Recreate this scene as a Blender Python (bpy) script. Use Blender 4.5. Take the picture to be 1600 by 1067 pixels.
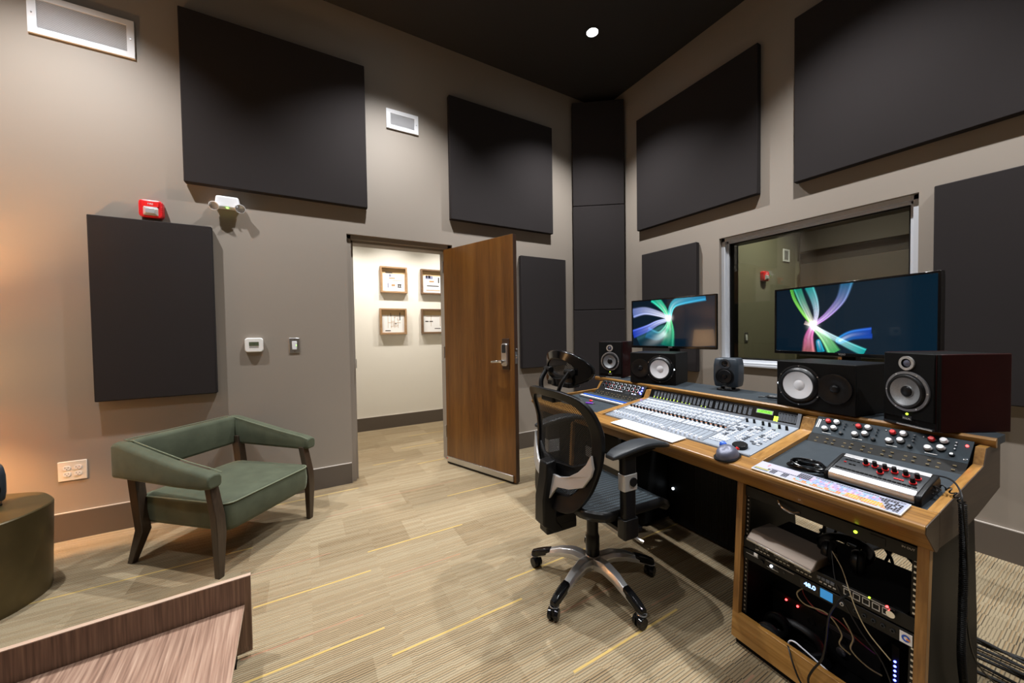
import bpy, bmesh, math, random
from mathutils import Matrix, Vector, noise
random.seed(7)
PI = math.pi
R = math.radians
for o in list(bpy.data.objects): bpy.data.objects.remove(o)
SC = bpy.context.scene
COL = SC.collection

# ---------------------------------------------------------------- camera
YAW, PITCH, ROLL = R(-29.7464), R(-1.4173), R(-0.8889)
fwd = Vector((-math.sin(YAW)*math.cos(PITCH), math.cos(YAW)*math.cos(PITCH), math.sin(PITCH)))
rgt = Vector((math.cos(YAW), math.sin(YAW), 0)); upv = rgt.cross(fwd)
rg2 = rgt*math.cos(ROLL)+upv*math.sin(ROLL); up2 = -rgt*math.sin(ROLL)+upv*math.cos(ROLL)
cd = bpy.data.cameras.new('camera'); cam = bpy.data.objects.new('camera', cd); COL.objects.link(cam)
cam.matrix_world = Matrix(((rg2.x, up2.x, -fwd.x, 0), (rg2.y, up2.y, -fwd.y, 0), (rg2.z, up2.z, -fwd.z, 1.27), (0, 0, 0, 1)))
cd.sensor_width = 36; cd.lens = 567.826/1600*36; cd.clip_start = .02
SC.camera = cam
# ---------------------------------------------------------------- world, exposure
w = bpy.data.worlds.new('world'); SC.world = w; w.use_nodes = True
w.node_tree.nodes['Background'].inputs[0].default_value = (.5, .52, .6, 1)
w.node_tree.nodes['Background'].inputs[1].default_value = .02
SC.view_settings.view_transform = 'Standard'; SC.view_settings.look = 'None'
SC.view_settings.gamma = 1; SC.view_settings.use_curve_mapping = False
SC.view_settings.exposure = -0.14

WA, WB, ZC = 3.3815, 3.257, 4.006       # wall planes and ceiling height
SPOT_W = 285
def lamp(name, kind, loc, energy, color=(1, 1, 1), parent=None, **kw):
    l = bpy.data.lights.new(name, kind); l.energy = energy; l.color = color
    for k, v in kw.items(): setattr(l, k, v)
    o = bpy.data.objects.new(name, l); COL.objects.link(o); o.location = loc
    if parent: o.parent = parent
    return o

# ---------------------------------------------------------------- materials
def nodes(name):
    m = bpy.data.materials.new(name); m.use_nodes = True
    nt = m.node_tree; b = nt.nodes['Principled BSDF']
    return m, nt, b
def N(nt, t, **kw):
    n = nt.nodes.new(t)
    for k, v in kw.items(): setattr(n, k, v)
    return n
def L(nt, a, b): nt.links.new(a, b)
def mat(name, col, rough=.5, metal=0, var=0, vscale=20, bump=0, bscale=200, spec=.5, emit=None, es=0, coat=0, stretch=None):
    m, nt, b = nodes(name)
    b.inputs['Base Color'].default_value = (*col, 1); b.inputs['Roughness'].default_value = rough
    b.inputs['Metallic'].default_value = metal; b.inputs['Specular IOR Level'].default_value = spec
    b.inputs['Coat Weight'].default_value = coat
    tc = N(nt, 'ShaderNodeTexCoord')
    if var:
        n = N(nt, 'ShaderNodeTexNoise'); n.inputs['Scale'].default_value = vscale; n.inputs['Detail'].default_value = 4
        if stretch:
            mp = N(nt, 'ShaderNodeMapping'); mp.inputs['Scale'].default_value = stretch; L(nt, tc.outputs['Object'], mp.inputs[0]); L(nt, mp.outputs[0], n.inputs['Vector'])
        else: L(nt, tc.outputs['Object'], n.inputs['Vector'])
        mx = N(nt, 'ShaderNodeMix', data_type='RGBA')
        mx.inputs[6].default_value = (*[max(0, c*(1-var)) for c in col], 1); mx.inputs[7].default_value = (*[min(1, c*(1+var)) for c in col], 1)
        L(nt, n.outputs['Fac'], mx.inputs[0]); L(nt, mx.outputs[2], b.inputs['Base Color'])
    if bump:
        n2 = N(nt, 'ShaderNodeTexNoise'); n2.inputs['Scale'].default_value = bscale; n2.inputs['Detail'].default_value = 3
        L(nt, tc.outputs['Object'], n2.inputs['Vector'])
        bp = N(nt, 'ShaderNodeBump'); bp.inputs['Strength'].default_value = bump; bp.inputs['Distance'].default_value = .002
        L(nt, n2.outputs['Fac'], bp.inputs['Height']); L(nt, bp.outputs[0], b.inputs['Normal'])
    if emit:
        b.inputs['Emission Color'].default_value = (*emit, 1); b.inputs['Emission Strength'].default_value = es
    return m
def wood(name, c1, c2, c3, axis='X', scale=1.0, rough=.35, coat=.2, fine=60, cross=0.12, fw=.45):
    """Veneer: grain runs along the given object axis."""
    m, nt, b = nodes(name)
    tc = N(nt, 'ShaderNodeTexCoord'); mp = N(nt, 'ShaderNodeMapping')
    s = [8*scale]*3; s['XYZ'.index(axis)] = 8*scale*cross*.5
    mp.inputs['Scale'].default_value = s; L(nt, tc.outputs['Object'], mp.inputs[0])
    n1 = N(nt, 'ShaderNodeTexNoise'); n1.inputs['Scale'].default_value = 1.5; n1.inputs['Detail'].default_value = 3; n1.inputs['Distortion'].default_value = .6
    L(nt, mp.outputs[0], n1.inputs['Vector'])
    mp2 = N(nt, 'ShaderNodeMapping'); s2 = [fine]*3; s2['XYZ'.index(axis)] = fine*.03
    mp2.inputs['Scale'].default_value = s2; L(nt, tc.outputs['Object'], mp2.inputs[0])
    n2 = N(nt, 'ShaderNodeTexNoise'); n2.inputs['Scale'].default_value = 2; n2.inputs['Detail'].default_value = 5
    L(nt, mp2.outputs[0], n2.inputs['Vector'])
    cr = N(nt, 'ShaderNodeValToRGB'); e = cr.color_ramp.elements
    e[0].position = .32; e[0].color = (*c1, 1); e[1].position = .68; e[1].color = (*c3, 1)
    x = e.new(.5); x.color = (*c2, 1)
    ad = N(nt, 'ShaderNodeMath', operation='MULTIPLY_ADD'); ad.inputs[1].default_value = fw; ad.inputs[2].default_value = 0
    L(nt, n2.outputs['Fac'], ad.inputs[0])
    a2 = N(nt, 'ShaderNodeMath', operation='MULTIPLY_ADD'); a2.inputs[1].default_value = 1-fw
    L(nt, n1.outputs['Fac'], a2.inputs[0]); L(nt, ad.outputs[0], a2.inputs[2])
    L(nt, a2.outputs[0], cr.inputs[0]); L(nt, cr.outputs[0], b.inputs['Base Color'])
    b.inputs['Roughness'].default_value = rough; b.inputs['Coat Weight'].default_value = coat
    b.inputs['Coat Roughness'].default_value = .25
    return m
def emis(name, col, s):
    m, nt, b = nodes(name); b.inputs['Base Color'].default_value = (*[c*.5 for c in col], 1)
    b.inputs['Emission Color'].default_value = (*col, 1); b.inputs['Emission Strength'].default_value = s
    return m
def painted(name, rough=.5, emit=0, coat=0):
    """Reads the colour attribute 'paint' laid on a mesh."""
    m, nt, b = nodes(name); a = N(nt, 'ShaderNodeAttribute', attribute_name='paint')
    if emit:
        b.inputs['Base Color'].default_value = (.004, .004, .005, 1)
        L(nt, a.outputs['Color'], b.inputs['Emission Color']); b.inputs['Emission Strength'].default_value = emit
    else: L(nt, a.outputs['Color'], b.inputs['Base Color'])
    b.inputs['Roughness'].default_value = rough; b.inputs['Coat Weight'].default_value = coat; b.inputs['Coat Roughness'].default_value = .03; b.inputs['Specular IOR Level'].default_value = .25
    return m
def mesh_fabric(name, col, scale, fill, rough=.7):
    """Woven mesh with real holes (alpha from a lattice in object space)."""
    m, nt, b = nodes(name); b.inputs['Base Color'].default_value = (*col, 1); b.inputs['Roughness'].default_value = rough
    tc = N(nt, 'ShaderNodeTexCoord'); sx = N(nt, 'ShaderNodeSeparateXYZ'); L(nt, tc.outputs['Object'], sx.inputs[0])
    def saw(a, k):
        mu = N(nt, 'ShaderNodeMath', operation='MULTIPLY'); mu.inputs[1].default_value = k; L(nt, a, mu.inputs[0])
        fr = N(nt, 'ShaderNodeMath', operation='FRACT'); L(nt, mu.outputs[0], fr.inputs[0])
        lt = N(nt, 'ShaderNodeMath', operation='LESS_THAN'); lt.inputs[1].default_value = fill; L(nt, fr.outputs[0], lt.inputs[0]); return lt.outputs[0]
    ad = N(nt, 'ShaderNodeMath', operation='ADD'); L(nt, sx.outputs[1], ad.inputs[0]); L(nt, sx.outputs[2], ad.inputs[1])
    sb = N(nt, 'ShaderNodeMath', operation='SUBTRACT'); L(nt, sx.outputs[1], sb.inputs[0]); L(nt, sx.outputs[2], sb.inputs[1])
    mxx = N(nt, 'ShaderNodeMath', operation='MAXIMUM'); L(nt, saw(ad.outputs[0], scale), mxx.inputs[0]); L(nt, saw(sb.outputs[0], scale), mxx.inputs[1])
    L(nt, mxx.outputs[0], b.inputs['Alpha'])
    return m

K = {}
K['wall'] = mat('taupe_paint', (.280, .238, .196), .62, var=.04, vscale=1.5, bump=.08, bscale=500)
K['ceil'] = mat('black_ceiling_paint', (.022, .02, .02), .8)
K['base'] = mat('brown_vinyl_base', (.105, .084, .068), .45)
K['trimtop'] = mat('baseboard_caulk', (.5, .45, .4), .5)
K['hallwall'] = mat('cream_paint', (.80, .77, .70), .7)
K['hallceil'] = mat('white_ceiling', (.8, .8, .78), .8)
K['olive'] = mat('olive_taupe_paint', (.165, .152, .105), .7)
K['fabric'] = mat('charcoal_acoustic_fabric', (.027, .023, .0228), .95, var=.25, vscale=600, bump=.5, bscale=900, spec=.15)
K['fabgrey'] = mat('grey_acoustic_fabric', (.055, .047, .043), .95, var=.25, vscale=600, bump=.4, bscale=900, spec=.15)
K['white'] = mat('white_enamel', (.78, .78, .8), .35)
K['whitep'] = mat('white_plastic', (.82, .81, .78), .35)
K['cream'] = mat('ivory_plastic', (.78, .72, .62), .35)
K['red'] = mat('red_plastic', (.62, .015, .02), .3)
K['basealu'] = mat('polished_aluminium', (.72, .72, .73), .3, .8)
K['chrome'] = mat('chrome', (.75, .75, .76), .12, 1)
K['alu'] = mat('brushed_aluminium', (.62, .62, .63), .32, 1, var=.1, vscale=80, stretch=(1, 1, 30))
K['silver'] = mat('satin_silver_paint', (.48, .47, .46), .38, .45)
K['drive'] = mat('champagne_aluminium', (.20, .155, .12), .5, .3)
K['winalu'] = mat('white_window_aluminium', (.62, .64, .68), .3, .15)
K['black'] = mat('black_plastic', (.006, .006, .0065), .34, spec=.25)
K['blackm'] = mat('matt_black', (.004, .004, .004), .75, spec=.15)
K['blackg'] = mat('gloss_black', (.004, .004, .0045), .14, spec=.4)
K['blackgrain'] = mat('black_grained_laminate', (.006, .006, .006), .5, bump=.3, bscale=400, spec=.1)
K['rubber'] = mat('black_rubber', (.005, .005, .0055), .4, spec=.4)
K['dgrey'] = mat('dark_grey_plastic', (.016, .019, .023), .42, spec=.4)
K['slate'] = mat('slate_laminate', (.032, .040, .047), .5, spec=.2, var=.25, vscale=25, bump=.1, bscale=300)
K['maroon'] = mat('dark_red_veneer', (.018, .0028, .003), .4, spec=.12, var=.3, vscale=8, coat=.1)
K['maroonf'] = mat('brown_edge_veneer', (.05, .018, .017), .35)
K['conew'] = mat('white_speaker_cone', (.80, .80, .82), .4)
K['ringg'] = mat('grey_driver_ring', (.20, .20, .21), .35, .4)
K['coneg'] = mat('grey_woven_cone', (.28, .29, .30), .38, .3, var=.3, vscale=300)
K['genelec'] = mat('dark_bluegrey_enamel', (.032, .042, .054), .38, .1)
K['oak'] = wood('honey_oak', (.13, .055, .010), (.28, .135, .030), (.40, .215, .06), 'X', 1.2, .32, .25)
K['oaky'] = wood('honey_oak_depthwise', (.13, .055, .010), (.28, .135, .030), (.40, .215, .06), 'Y', 1.2, .32, .25)
K['oakz'] = wood('honey_oak_upright', (.12, .05, .010), (.25, .115, .025), (.35, .18, .05), 'Z', 1.2, .35, .2)
K['oakdark'] = wood('brown_end_veneer', (.025, .016, .009), (.042, .026, .015), (.06, .038, .022), 'Y', 1.2, .45, .1)
K['door'] = wood('amber_door_veneer', (.075, .026, .004), (.14, .053, .008), (.20, .085, .016), 'Z', 1.0, .3, .3, fine=90)
K['dooredge'] = mat('dark_door_edge', (.045, .02, .01), .4)
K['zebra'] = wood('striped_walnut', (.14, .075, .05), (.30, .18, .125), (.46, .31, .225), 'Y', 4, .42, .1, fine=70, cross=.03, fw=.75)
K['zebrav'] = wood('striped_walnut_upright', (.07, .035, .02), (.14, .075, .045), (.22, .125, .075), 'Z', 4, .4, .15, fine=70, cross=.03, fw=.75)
K['zebraedge'] = mat('pale_ply_edge', (.50, .36, .27), .4)
K['darkwood'] = wood('espresso_wood', (.022, .013, .008), (.04, .025, .015), (.06, .038, .023), 'Z', 1.5, .4, .15)
K['velvet'] = mat('sage_green_velvet', (.074, .084, .054), .72, var=.45, vscale=9, bump=.15, bscale=300, spec=.2)
for nm in ('sage_green_velvet',):
    b = bpy.data.materials[nm].node_tree.nodes['Principled BSDF']
    b.inputs['Sheen Weight'].default_value = .5; b.inputs['Sheen Roughness'].default_value = .35; b.inputs['Sheen Tint'].default_value = (.62, .68, .52, 1)
K['welt'] = mat('pale_green_welt', (.16, .18, .115), .7)
K['bronze'] = mat('dark_bronze', (.085, .062, .024), .4, .35, var=.6, vscale=4)
K['meshback'] = mesh_fabric('black_chair_mesh', (.005, .005, .005), 110, .47)
K['meshseat'] = mat('blue_black_seat_mesh', (.009, .014, .019), .5, var=1.0, vscale=110, bump=1, bscale=320)
def weave():
    m, nt, b = nodes('woven_seat_mesh'); tc = N(nt, 'ShaderNodeTexCoord'); mp = N(nt, 'ShaderNodeMapping'); mp.inputs['Rotation'].default_value = (0, 0, R(45)); mp.inputs['Scale'].default_value = (1, .55, 1)
    L(nt, tc.outputs['Object'], mp.inputs[0]); c = N(nt, 'ShaderNodeTexChecker'); c.inputs['Scale'].default_value = 120; L(nt, mp.outputs[0], c.inputs['Vector'])
    c.inputs['Color1'].default_value = (.003, .004, .005, 1); c.inputs['Color2'].default_value = (.030, .042, .050, 1)
    L(nt, c.outputs['Color'], b.inputs['Base Color']); b.inputs['Roughness'].default_value = .5; b.inputs['Specular IOR Level'].default_value = .3
    bp = N(nt, 'ShaderNodeBump'); bp.inputs['Strength'].default_value = .8; bp.inputs['Distance'].default_value = .003; L(nt, c.outputs['Fac'], bp.inputs['Height']); L(nt, bp.outputs[0], b.inputs['Normal']); return m
K['meshseat'] = weave()
K['console'] = mat('pale_grey_console', (.26, .29, .335), .38, .1)
K['consoledk'] = mat('mid_grey_console', (.17, .185, .21), .45)
K['btn'] = mat('white_buttons', (.74, .78, .86), .35)
K['btng'] = mat('grey_buttons', (.10, .11, .13), .4)
K['orange'] = mat('orange_marks', (.75, .25, .06), .4)
K['steelpanel'] = mat('blue_steel_panel', (.014, .025, .034), .45, spec=.2)
K['rackblk'] = mat('black_rack_steel', (.006, .006, .006), .45, spec=.3)
K['vented'] = mat('black_vented_panel', (.009, .0085, .0075), .6, spec=.15)
K['paper'] = mat('white_paper', (.85, .85, .85), .6)
K['mountshade'] = mat('tan_mount_and_shade', (.62, .44, .24), .7)
K['frame'] = wood('light_oak_frame', (.26, .15, .075), (.35, .21, .11), (.42, .27, .15), 'X', 2, .45, .05)
K['frameD'] = wood('brown_oak_frame', (.10, .055, .03), (.15, .085, .045), (.2, .12, .065), 'X', 2, .45, .05)
K['ink'] = mat('dark_ink', (.04, .035, .035), .6)
K['ink2'] = mat('sepia_ink', (.42, .25, .11), .6)
K['ink3'] = mat('violet_ink', (.22, .24, .36), .6)
K['shade'] = emis('lit_linen_shade', (1, .58, .26), 7.5)
K['knobred'] = mat('red_knob', (.75, .02, .02), .3)
K['ledw'] = emis('white_led', (.8, .9, 1), 14)
K['ledg'] = emis('green_led', (.25, 1, .1), 5)
K['ledlime'] = emis('lime_led', (.6, 1, .05), 3.0)
K['ledr'] = emis('red_led', (1, .03, .03), 14)
K['ledb'] = emis('blue_led', (.08, .10, 1), 12)
K['lcdg'] = emis('green_display', (.30, .95, .08), 1.0)
K['labelglow'] = emis('glowing_blue_label', (.05, .35, .8), .55)  # gives the flat blue label a glow, though it is no display
K['digits'] = emis('pale_blue_digits', (.35, .55, 1), 2.5)
K['lcd'] = mat('lcd_green_grey', (.09, .11, .065), .3)
K['lens'] = mat('clear_lens', (.75, .76, .78), .1, .6)
K['blue'] = mat('blue_plastic', (.02, .10, .55), .25)
K['purple'] = mat('purple_plastic', (.18, .04, .45), .3)
K['bluegrey'] = mat('grey_satin_mouse', (.11, .115, .16), .42, .3)
K['cablew'] = mat('white_cable', (.75, .75, .8), .4)
K['cabler'] = mat('dark_red_cable', (.22, .02, .015), .4)
K['cablet'] = mat('tan_cable', (.35, .28, .16), .5)
K['downlight'] = emis('lit_downlight', (.9, .95, 1), 30)
K['board'] = mat('grey_beige_board', (.33, .30, .24), .6)
K['yellowy'] = mat('yellow_yarn', (.50, .35, .12), .95, spec=.1)
K['redy'] = mat('rust_yarn', (.34, .20, .125), .95, spec=.1)
def glass():
    m, nt, b = nodes('window_glass'); nt.nodes.remove(b)
    out = nt.nodes['Material Output']; t = N(nt, 'ShaderNodeBsdfTransparent'); t.inputs[0].default_value = (.86, .9, .87, 1)
    g = N(nt, 'ShaderNodeBsdfGlossy'); g.inputs['Roughness'].default_value = .01
    f = N(nt, 'ShaderNodeFresnel'); f.inputs[0].default_value = 1.6; mx = N(nt, 'ShaderNodeMixShader')
    L(nt, f.outputs[0], mx.inputs[0]); L(nt, t.outputs[0], mx.inputs[1]); L(nt, g.outputs[0], mx.inputs[2]); L(nt, mx.outputs[0], out.inputs[0])
    return m
K['glass'] = glass()
def carpet():
    m, nt, b = nodes('striped_loop_carpet'); tc = N(nt, 'ShaderNodeTexCoord'); sx = N(nt, 'ShaderNodeSeparateXYZ'); L(nt, tc.outputs['Object'], sx.inputs[0])
    def M_(op, a, bb=None, c=None):
        n = N(nt, 'ShaderNodeMath', operation=op)
        for i, v in enumerate((a, bb, c)):
            if v is None: continue
            if isinstance(v, (int, float)): n.inputs[i].default_value = v
            else: L(nt, v, n.inputs[i])
        return n.outputs[0]
    X, Y = sx.outputs[0], sx.outputs[1]
    row = M_('FLOOR', M_('DIVIDE', Y, .25)); 
    off = M_('MULTIPLY', M_('FRACT', M_('MULTIPLY', M_('SINE', M_('MULTIPLY', row, 12.9898)), 43758.5)), 1.0)
    colm = M_('FLOOR', M_('DIVIDE', M_('ADD', X, off), .5))
    wn = N(nt, 'ShaderNodeTexWhiteNoise', noise_dimensions='2D'); cx = N(nt, 'ShaderNodeCombineXYZ'); L(nt, row, cx.inputs[0]); L(nt, colm, cx.inputs[1]); L(nt, cx.outputs[0], wn.inputs['Vector'])
    tile = wn.outputs['Value']
    # fine lines along X with small steps
    st = M_('MULTIPLY', M_('FLOOR', M_('DIVIDE', M_('ADD', X, M_('MULTIPLY', M_('FLOOR', M_('DIVIDE', Y, .04)), .037)), .11)), .0031)
    ly = M_('DIVIDE', M_('ADD', Y, st), .0105)
    fr = M_('FRACT', ly)
    ln = M_('LESS_THAN', fr, .30)
    wn2 = N(nt, 'ShaderNodeTexWhiteNoise', noise_dimensions='2D'); cx2 = N(nt, 'ShaderNodeCombineXYZ')
    L(nt, M_('FLOOR', ly), cx2.inputs[0]); L(nt, M_('FLOOR', M_('DIVIDE', X, .33)), cx2.inputs[1]); L(nt, cx2.outputs[0], wn2.inputs['Vector'])
    lnd = M_('MULTIPLY', ln, M_('MULTIPLY_ADD', wn2.outputs['Value'], .6, .5))
    lnd = M_('MULTIPLY', lnd, M_('MULTIPLY_ADD', tile, .35, .62))
    mx = N(nt, 'ShaderNodeMix', data_type='RGBA'); mx.inputs[6].default_value = (.46, .37, .235, 1); mx.inputs[7].default_value = (.36, .275, .165, 1); L(nt, M_('MULTIPLY', tile, tile), mx.inputs[0])
    ny = N(nt, 'ShaderNodeTexNoise'); ny.inputs['Scale'].default_value = 260; L(nt, tc.outputs['Object'], ny.inputs['Vector'])
    mx2 = N(nt, 'ShaderNodeMix', data_type='RGBA', blend_type='MULTIPLY'); mx2.inputs[0].default_value = .5; L(nt, mx.outputs[2], mx2.inputs[6]); L(nt, ny.outputs['Fac'], mx2.inputs[7])
    ln2 = M_('MULTIPLY', M_('GREATER_THAN', fr, .66), M_('MULTIPLY', M_('GREATER_THAN', wn2.outputs['Value'], .45), .55))
    mo = N(nt, 'ShaderNodeMix', data_type='RGBA'); L(nt, ln2, mo.inputs[0]); L(nt, mx2.outputs[2], mo.inputs[6]); mo.inputs[7].default_value = (.27, .165, .075, 1)
    mu = N(nt, 'ShaderNodeMix', data_type='RGBA'); L(nt, M_('MINIMUM', lnd, 1.0), mu.inputs[0]); L(nt, mo.outputs[2], mu.inputs[6]); mu.inputs[7].default_value = (.05, .038, .027, 1)
    L(nt, mu.outputs[2], b.inputs['Base Color']); b.inputs['Roughness'].default_value = .95; b.inputs['Specular IOR Level'].default_value = .1
    bp = N(nt, 'ShaderNodeBump'); bp.inputs['Strength'].default_value = .5; bp.inputs['Distance'].default_value = .003; L(nt, ny.outputs['Fac'], bp.inputs['Height']); L(nt, bp.outputs[0], b.inputs['Normal'])
    return m
K['carpet'] = carpet()

# ---------------------------------------------------------------- mesh builder
class MB:
    def __init__(s, T=None): s.v = []; s.f = []; s.mi = []; s.m = 0; s.T = T or Matrix(); s.cols = None
    def add(s, vs, fs, m=None):
        b = len(s.v); s.v += [s.T @ Vector(p) for p in vs]
        for f in fs: s.f.append([b+i for i in f]); s.mi.append(s.m if m is None else m)
        return s
    def b(s, x0, x1, y0, y1, z0, z1, m=None):
        return s.add([(x, y, z) for z in (z0, z1) for y in (y0, y1) for x in (x0, x1)],
                     [(0, 2, 3, 1), (4, 5, 7, 6), (0, 1, 5, 4), (2, 6, 7, 3), (0, 4, 6, 2), (1, 3, 7, 5)], m)
    def cyl(s, p0, p1, r0, r1=None, n=16, m=None, caps=True):
        r1 = r0 if r1 is None else r1; p0 = Vector(p0); p1 = Vector(p1); d = (p1-p0).normalized()
        a = d.orthogonal().normalized(); c = d.cross(a)
        vs = [p+(a*math.cos(2*PI*i/n)+c*math.sin(2*PI*i/n))*r for p, r in ((p0, r0), (p1, r1)) for i in range(n)]
        fs = [(i, (i+1) % n, n+(i+1) % n, n+i) for i in range(n)]
        if caps: fs += [tuple(range(n))[::-1], tuple(range(n, 2*n))]
        return s.add(vs, fs, m)
    def tube(s, pts, r, n=8, m=None, closed=False, caps=True, flat=1.0):
        pts = [Vector(p) for p in pts]; k = len(pts); rs = r if isinstance(r, (list, tuple)) else [r]*k
        vs = []; prev = None
        for i, p in enumerate(pts):
            if closed: t = (pts[(i+1) % k]-pts[i-1]).normalized()
            else: t = (pts[min(i+1, k-1)]-pts[max(i-1, 0)]).normalized()
            if prev is None: a = t.orthogonal().normalized()
            else:
                a = prev-t*prev.dot(t); a = a.normalized() if a.length > 1e-6 else t.orthogonal().normalized()
            prev = a; c = t.cross(a)
            vs += [p+(a*math.cos(2*PI*j/n)+c*math.sin(2*PI*j/n)*flat)*rs[i] for j in range(n)]
        fs = []
        for i in range(k if closed else k-1):
            q = (i+1) % k
            fs += [(i*n+j, i*n+(j+1) % n, q*n+(j+1) % n, q*n+j) for j in range(n)]
        if caps and not closed: fs += [tuple(range(n))[::-1], tuple(range((k-1)*n, k*n))]
        return s.add(vs, fs, m)
    def lathe(s, prof, n=32, m=None, T=None, ax='Z', ms=None):
        """prof: list of (radius, height) along the axis (ax 'Z' up or 'F' = towards -Y)."""
        vs = []
        for r, h in prof:
            for i in range(n):
                c, d = r*math.cos(2*PI*i/n), r*math.sin(2*PI*i/n)
                vs.append((c, d, h) if ax == 'Z' else (c, -h, d))
        if T: vs = [T @ Vector(p) for p in vs]
        for k in range(len(prof)-1):
            fs = [(k*n+i, k*n+(i+1) % n, (k+1)*n+(i+1) % n, (k+1)*n+i) for i in range(n)]
            b0 = len(s.v)
            if k == 0: s.v += [s.T @ Vector(p) for p in vs]; base = b0
            for f in fs: s.f.append([base+i for i in f]); s.mi.append((ms[k] if ms else (s.m if m is None else m)))
        return s
    def prism(s, poly, ax, a, c, m=None):
        """poly in the two other axes (order X,Y,Z with ax removed), extruded a..c along ax. a,c may be callables of the point."""
        def P(q, t):
            t = t(q) if callable(t) else t
            l = list(q); l.insert('XYZ'.index(ax), t); return tuple(l)
        n = len(poly)
        return s.add([P(q, a) for q in poly]+[P(q, c) for q in poly],
                     [tuple(range(n))[::-1], tuple(range(n, 2*n))]+[(i, (i+1) % n, n+(i+1) % n, n+i) for i in range(n)], m)
    def ring(s, outer, inner, f, t, m=None):
        n = len(outer); vs = []
        for lp in (outer, inner):
            for k in (0, t): vs += [f(p[0], p[1], k) for p in lp]
        fs = []
        for i in range(n):
            j = (i+1) % n
            fs += [(i, j, n+j, n+i), (2*n+i, 3*n+i, 3*n+j, 2*n+j), (i, 2*n+i, 2*n+j, j), (n+i, n+j, 3*n+j, 3*n+i)]
        return s.add(vs, fs, m)
    def sph(s, c, r, n=16, m=None, sc=(1, 1, 1)):
        vs = []; k = n//2
        for i in range(k+1):
            a = PI*i/k
            for j in range(n): vs.append((c[0]+sc[0]*r*math.sin(a)*math.cos(2*PI*j/n), c[1]+sc[1]*r*math.sin(a)*math.sin(2*PI*j/n), c[2]+sc[2]*r*math.cos(a)))
        return s.add(vs, [(i*n+j, i*n+(j+1) % n, (i+1)*n+(j+1) % n, (i+1)*n+j) for i in range(k) for j in range(n)], m)
    def build(s, name, mats, parent=None, bevel=0, seg=2, sub=0, ang=38, loc=None, flat=False, label=None, remesh=False):
        me = bpy.data.meshes.new(name); bm = bmesh.new()
        vv = [bm.verts.new(p) for p in s.v]
        for f, mi in zip(s.f, s.mi):
            try:
                q = bm.faces.new([vv[i] for i in f]); q.material_index = mi; q.smooth = not flat
            except ValueError: pass
        bmesh.ops.remove_doubles(bm, verts=bm.verts, dist=1e-6)
        if not flat or True: bmesh.ops.recalc_face_normals(bm, faces=bm.faces)
        bm.to_mesh(me); bm.free()
        for k in (mats if isinstance(mats, (list, tuple)) else [mats]): me.materials.append(K[k] if isinstance(k, str) else k)
        if not flat: me.set_sharp_from_angle(angle=R(ang))
        o = bpy.data.objects.new(name, me); COL.objects.link(o)
        if parent: o.parent = parent
        if loc: o.location = loc
        if bevel:
            md = o.modifiers.new('bevel', 'BEVEL'); md.width = bevel; md.segments = seg; md.limit_method = 'ANGLE'; md.angle_limit = R(35)
        if sub:
            md = o.modifiers.new('sub', 'SUBSURF'); md.levels = sub; md.render_levels = sub
        if label: o['label'] = label
        return o
def tag(o, label, cat=None, group=None, kind=None):
    o['label'] = label
    if cat: o['category'] = cat
    if group: o['group'] = group
    if kind: o['kind'] = kind
    return o
def struct(name, mb, mats, label=None, **kw):
    o = mb.build(name, mats, **kw); o['kind'] = 'structure'
    if label: o['label'] = label
    return o
def thing(name, label, cat, loc=(0, 0, 0), rz=0, group=None, rot=None):
    o = bpy.data.objects.new(name, None); COL.objects.link(o); o.location = loc
    o.rotation_euler = rot if rot else (0, 0, rz); o.empty_display_size = .05
    return tag(o, label, cat, group)
def dup(root, loc=None, rz=None, label=None, group=None, cat=True):
    r = root.copy(); COL.objects.link(r)
    if loc is not None: r.location = loc
    if rz is not None: r.rotation_euler = (0, 0, rz)
    if label: r['label'] = label
    if group: r['group'] = group
    for ch in root.children:
        c = ch.copy(); COL.objects.link(c); c.parent = r
        for g in ch.children:
            d = g.copy(); COL.objects.link(d); d.parent = c
    return r
def part_copies(o, locs):
    for l in locs:
        c = o.copy(); COL.objects.link(c); c.parent = o.parent; c.location = l
def text(body, size, T, matl, parent, name='lettering', ext=.0003, align='CENTER', bold=0):
    cu = bpy.data.curves.new(name, 'FONT'); cu.body = body; cu.size = size; cu.extrude = ext; cu.align_x = align; cu.align_y = 'CENTER'; cu.offset = bold
    tmp = bpy.data.objects.new('tmp_text', cu); me = bpy.data.meshes.new_from_object(tmp); bpy.data.objects.remove(tmp); bpy.data.curves.remove(cu)
    me.materials.clear(); me.materials.append(K[matl]); o = bpy.data.objects.new(name, me); COL.objects.link(o)
    if parent: o.parent = parent
    o.matrix_local = T
    return o
FACE = Matrix.Rotation(PI/2, 4, 'X')      # text plane facing -Y
def TF(x, y, z): return Matrix.Translation((x, y, z)) @ FACE
def smooth(pts, k=6):
    P = [Vector(p) for p in pts]; out = []
    for i in range(len(P)-1):
        a = P[max(i-1, 0)]; b = P[i]; c = P[i+1]; d = P[min(i+2, len(P)-1)]
        for j in range(k):
            t = j/k; out.append(.5*((2*b)+(-a+c)*t+(2*a-5*b+4*c-d)*t*t+(-a+3*b-3*c+d)*t**3))
    out.append(P[-1]); return out
def rrect(w, h, r, n=5, cx=0, cy=0):
    o = []
    for sx, sy, a0 in ((1, 1, 0), (-1, 1, 90), (-1, -1, 180), (1, -1, 270)):
        for i in range(n+1):
            a = R(a0+90*i/n); o.append((cx+sx*(w/2-r)+r*math.cos(a), cy+sy*(h/2-r)+r*math.sin(a)))
    return o
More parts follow.
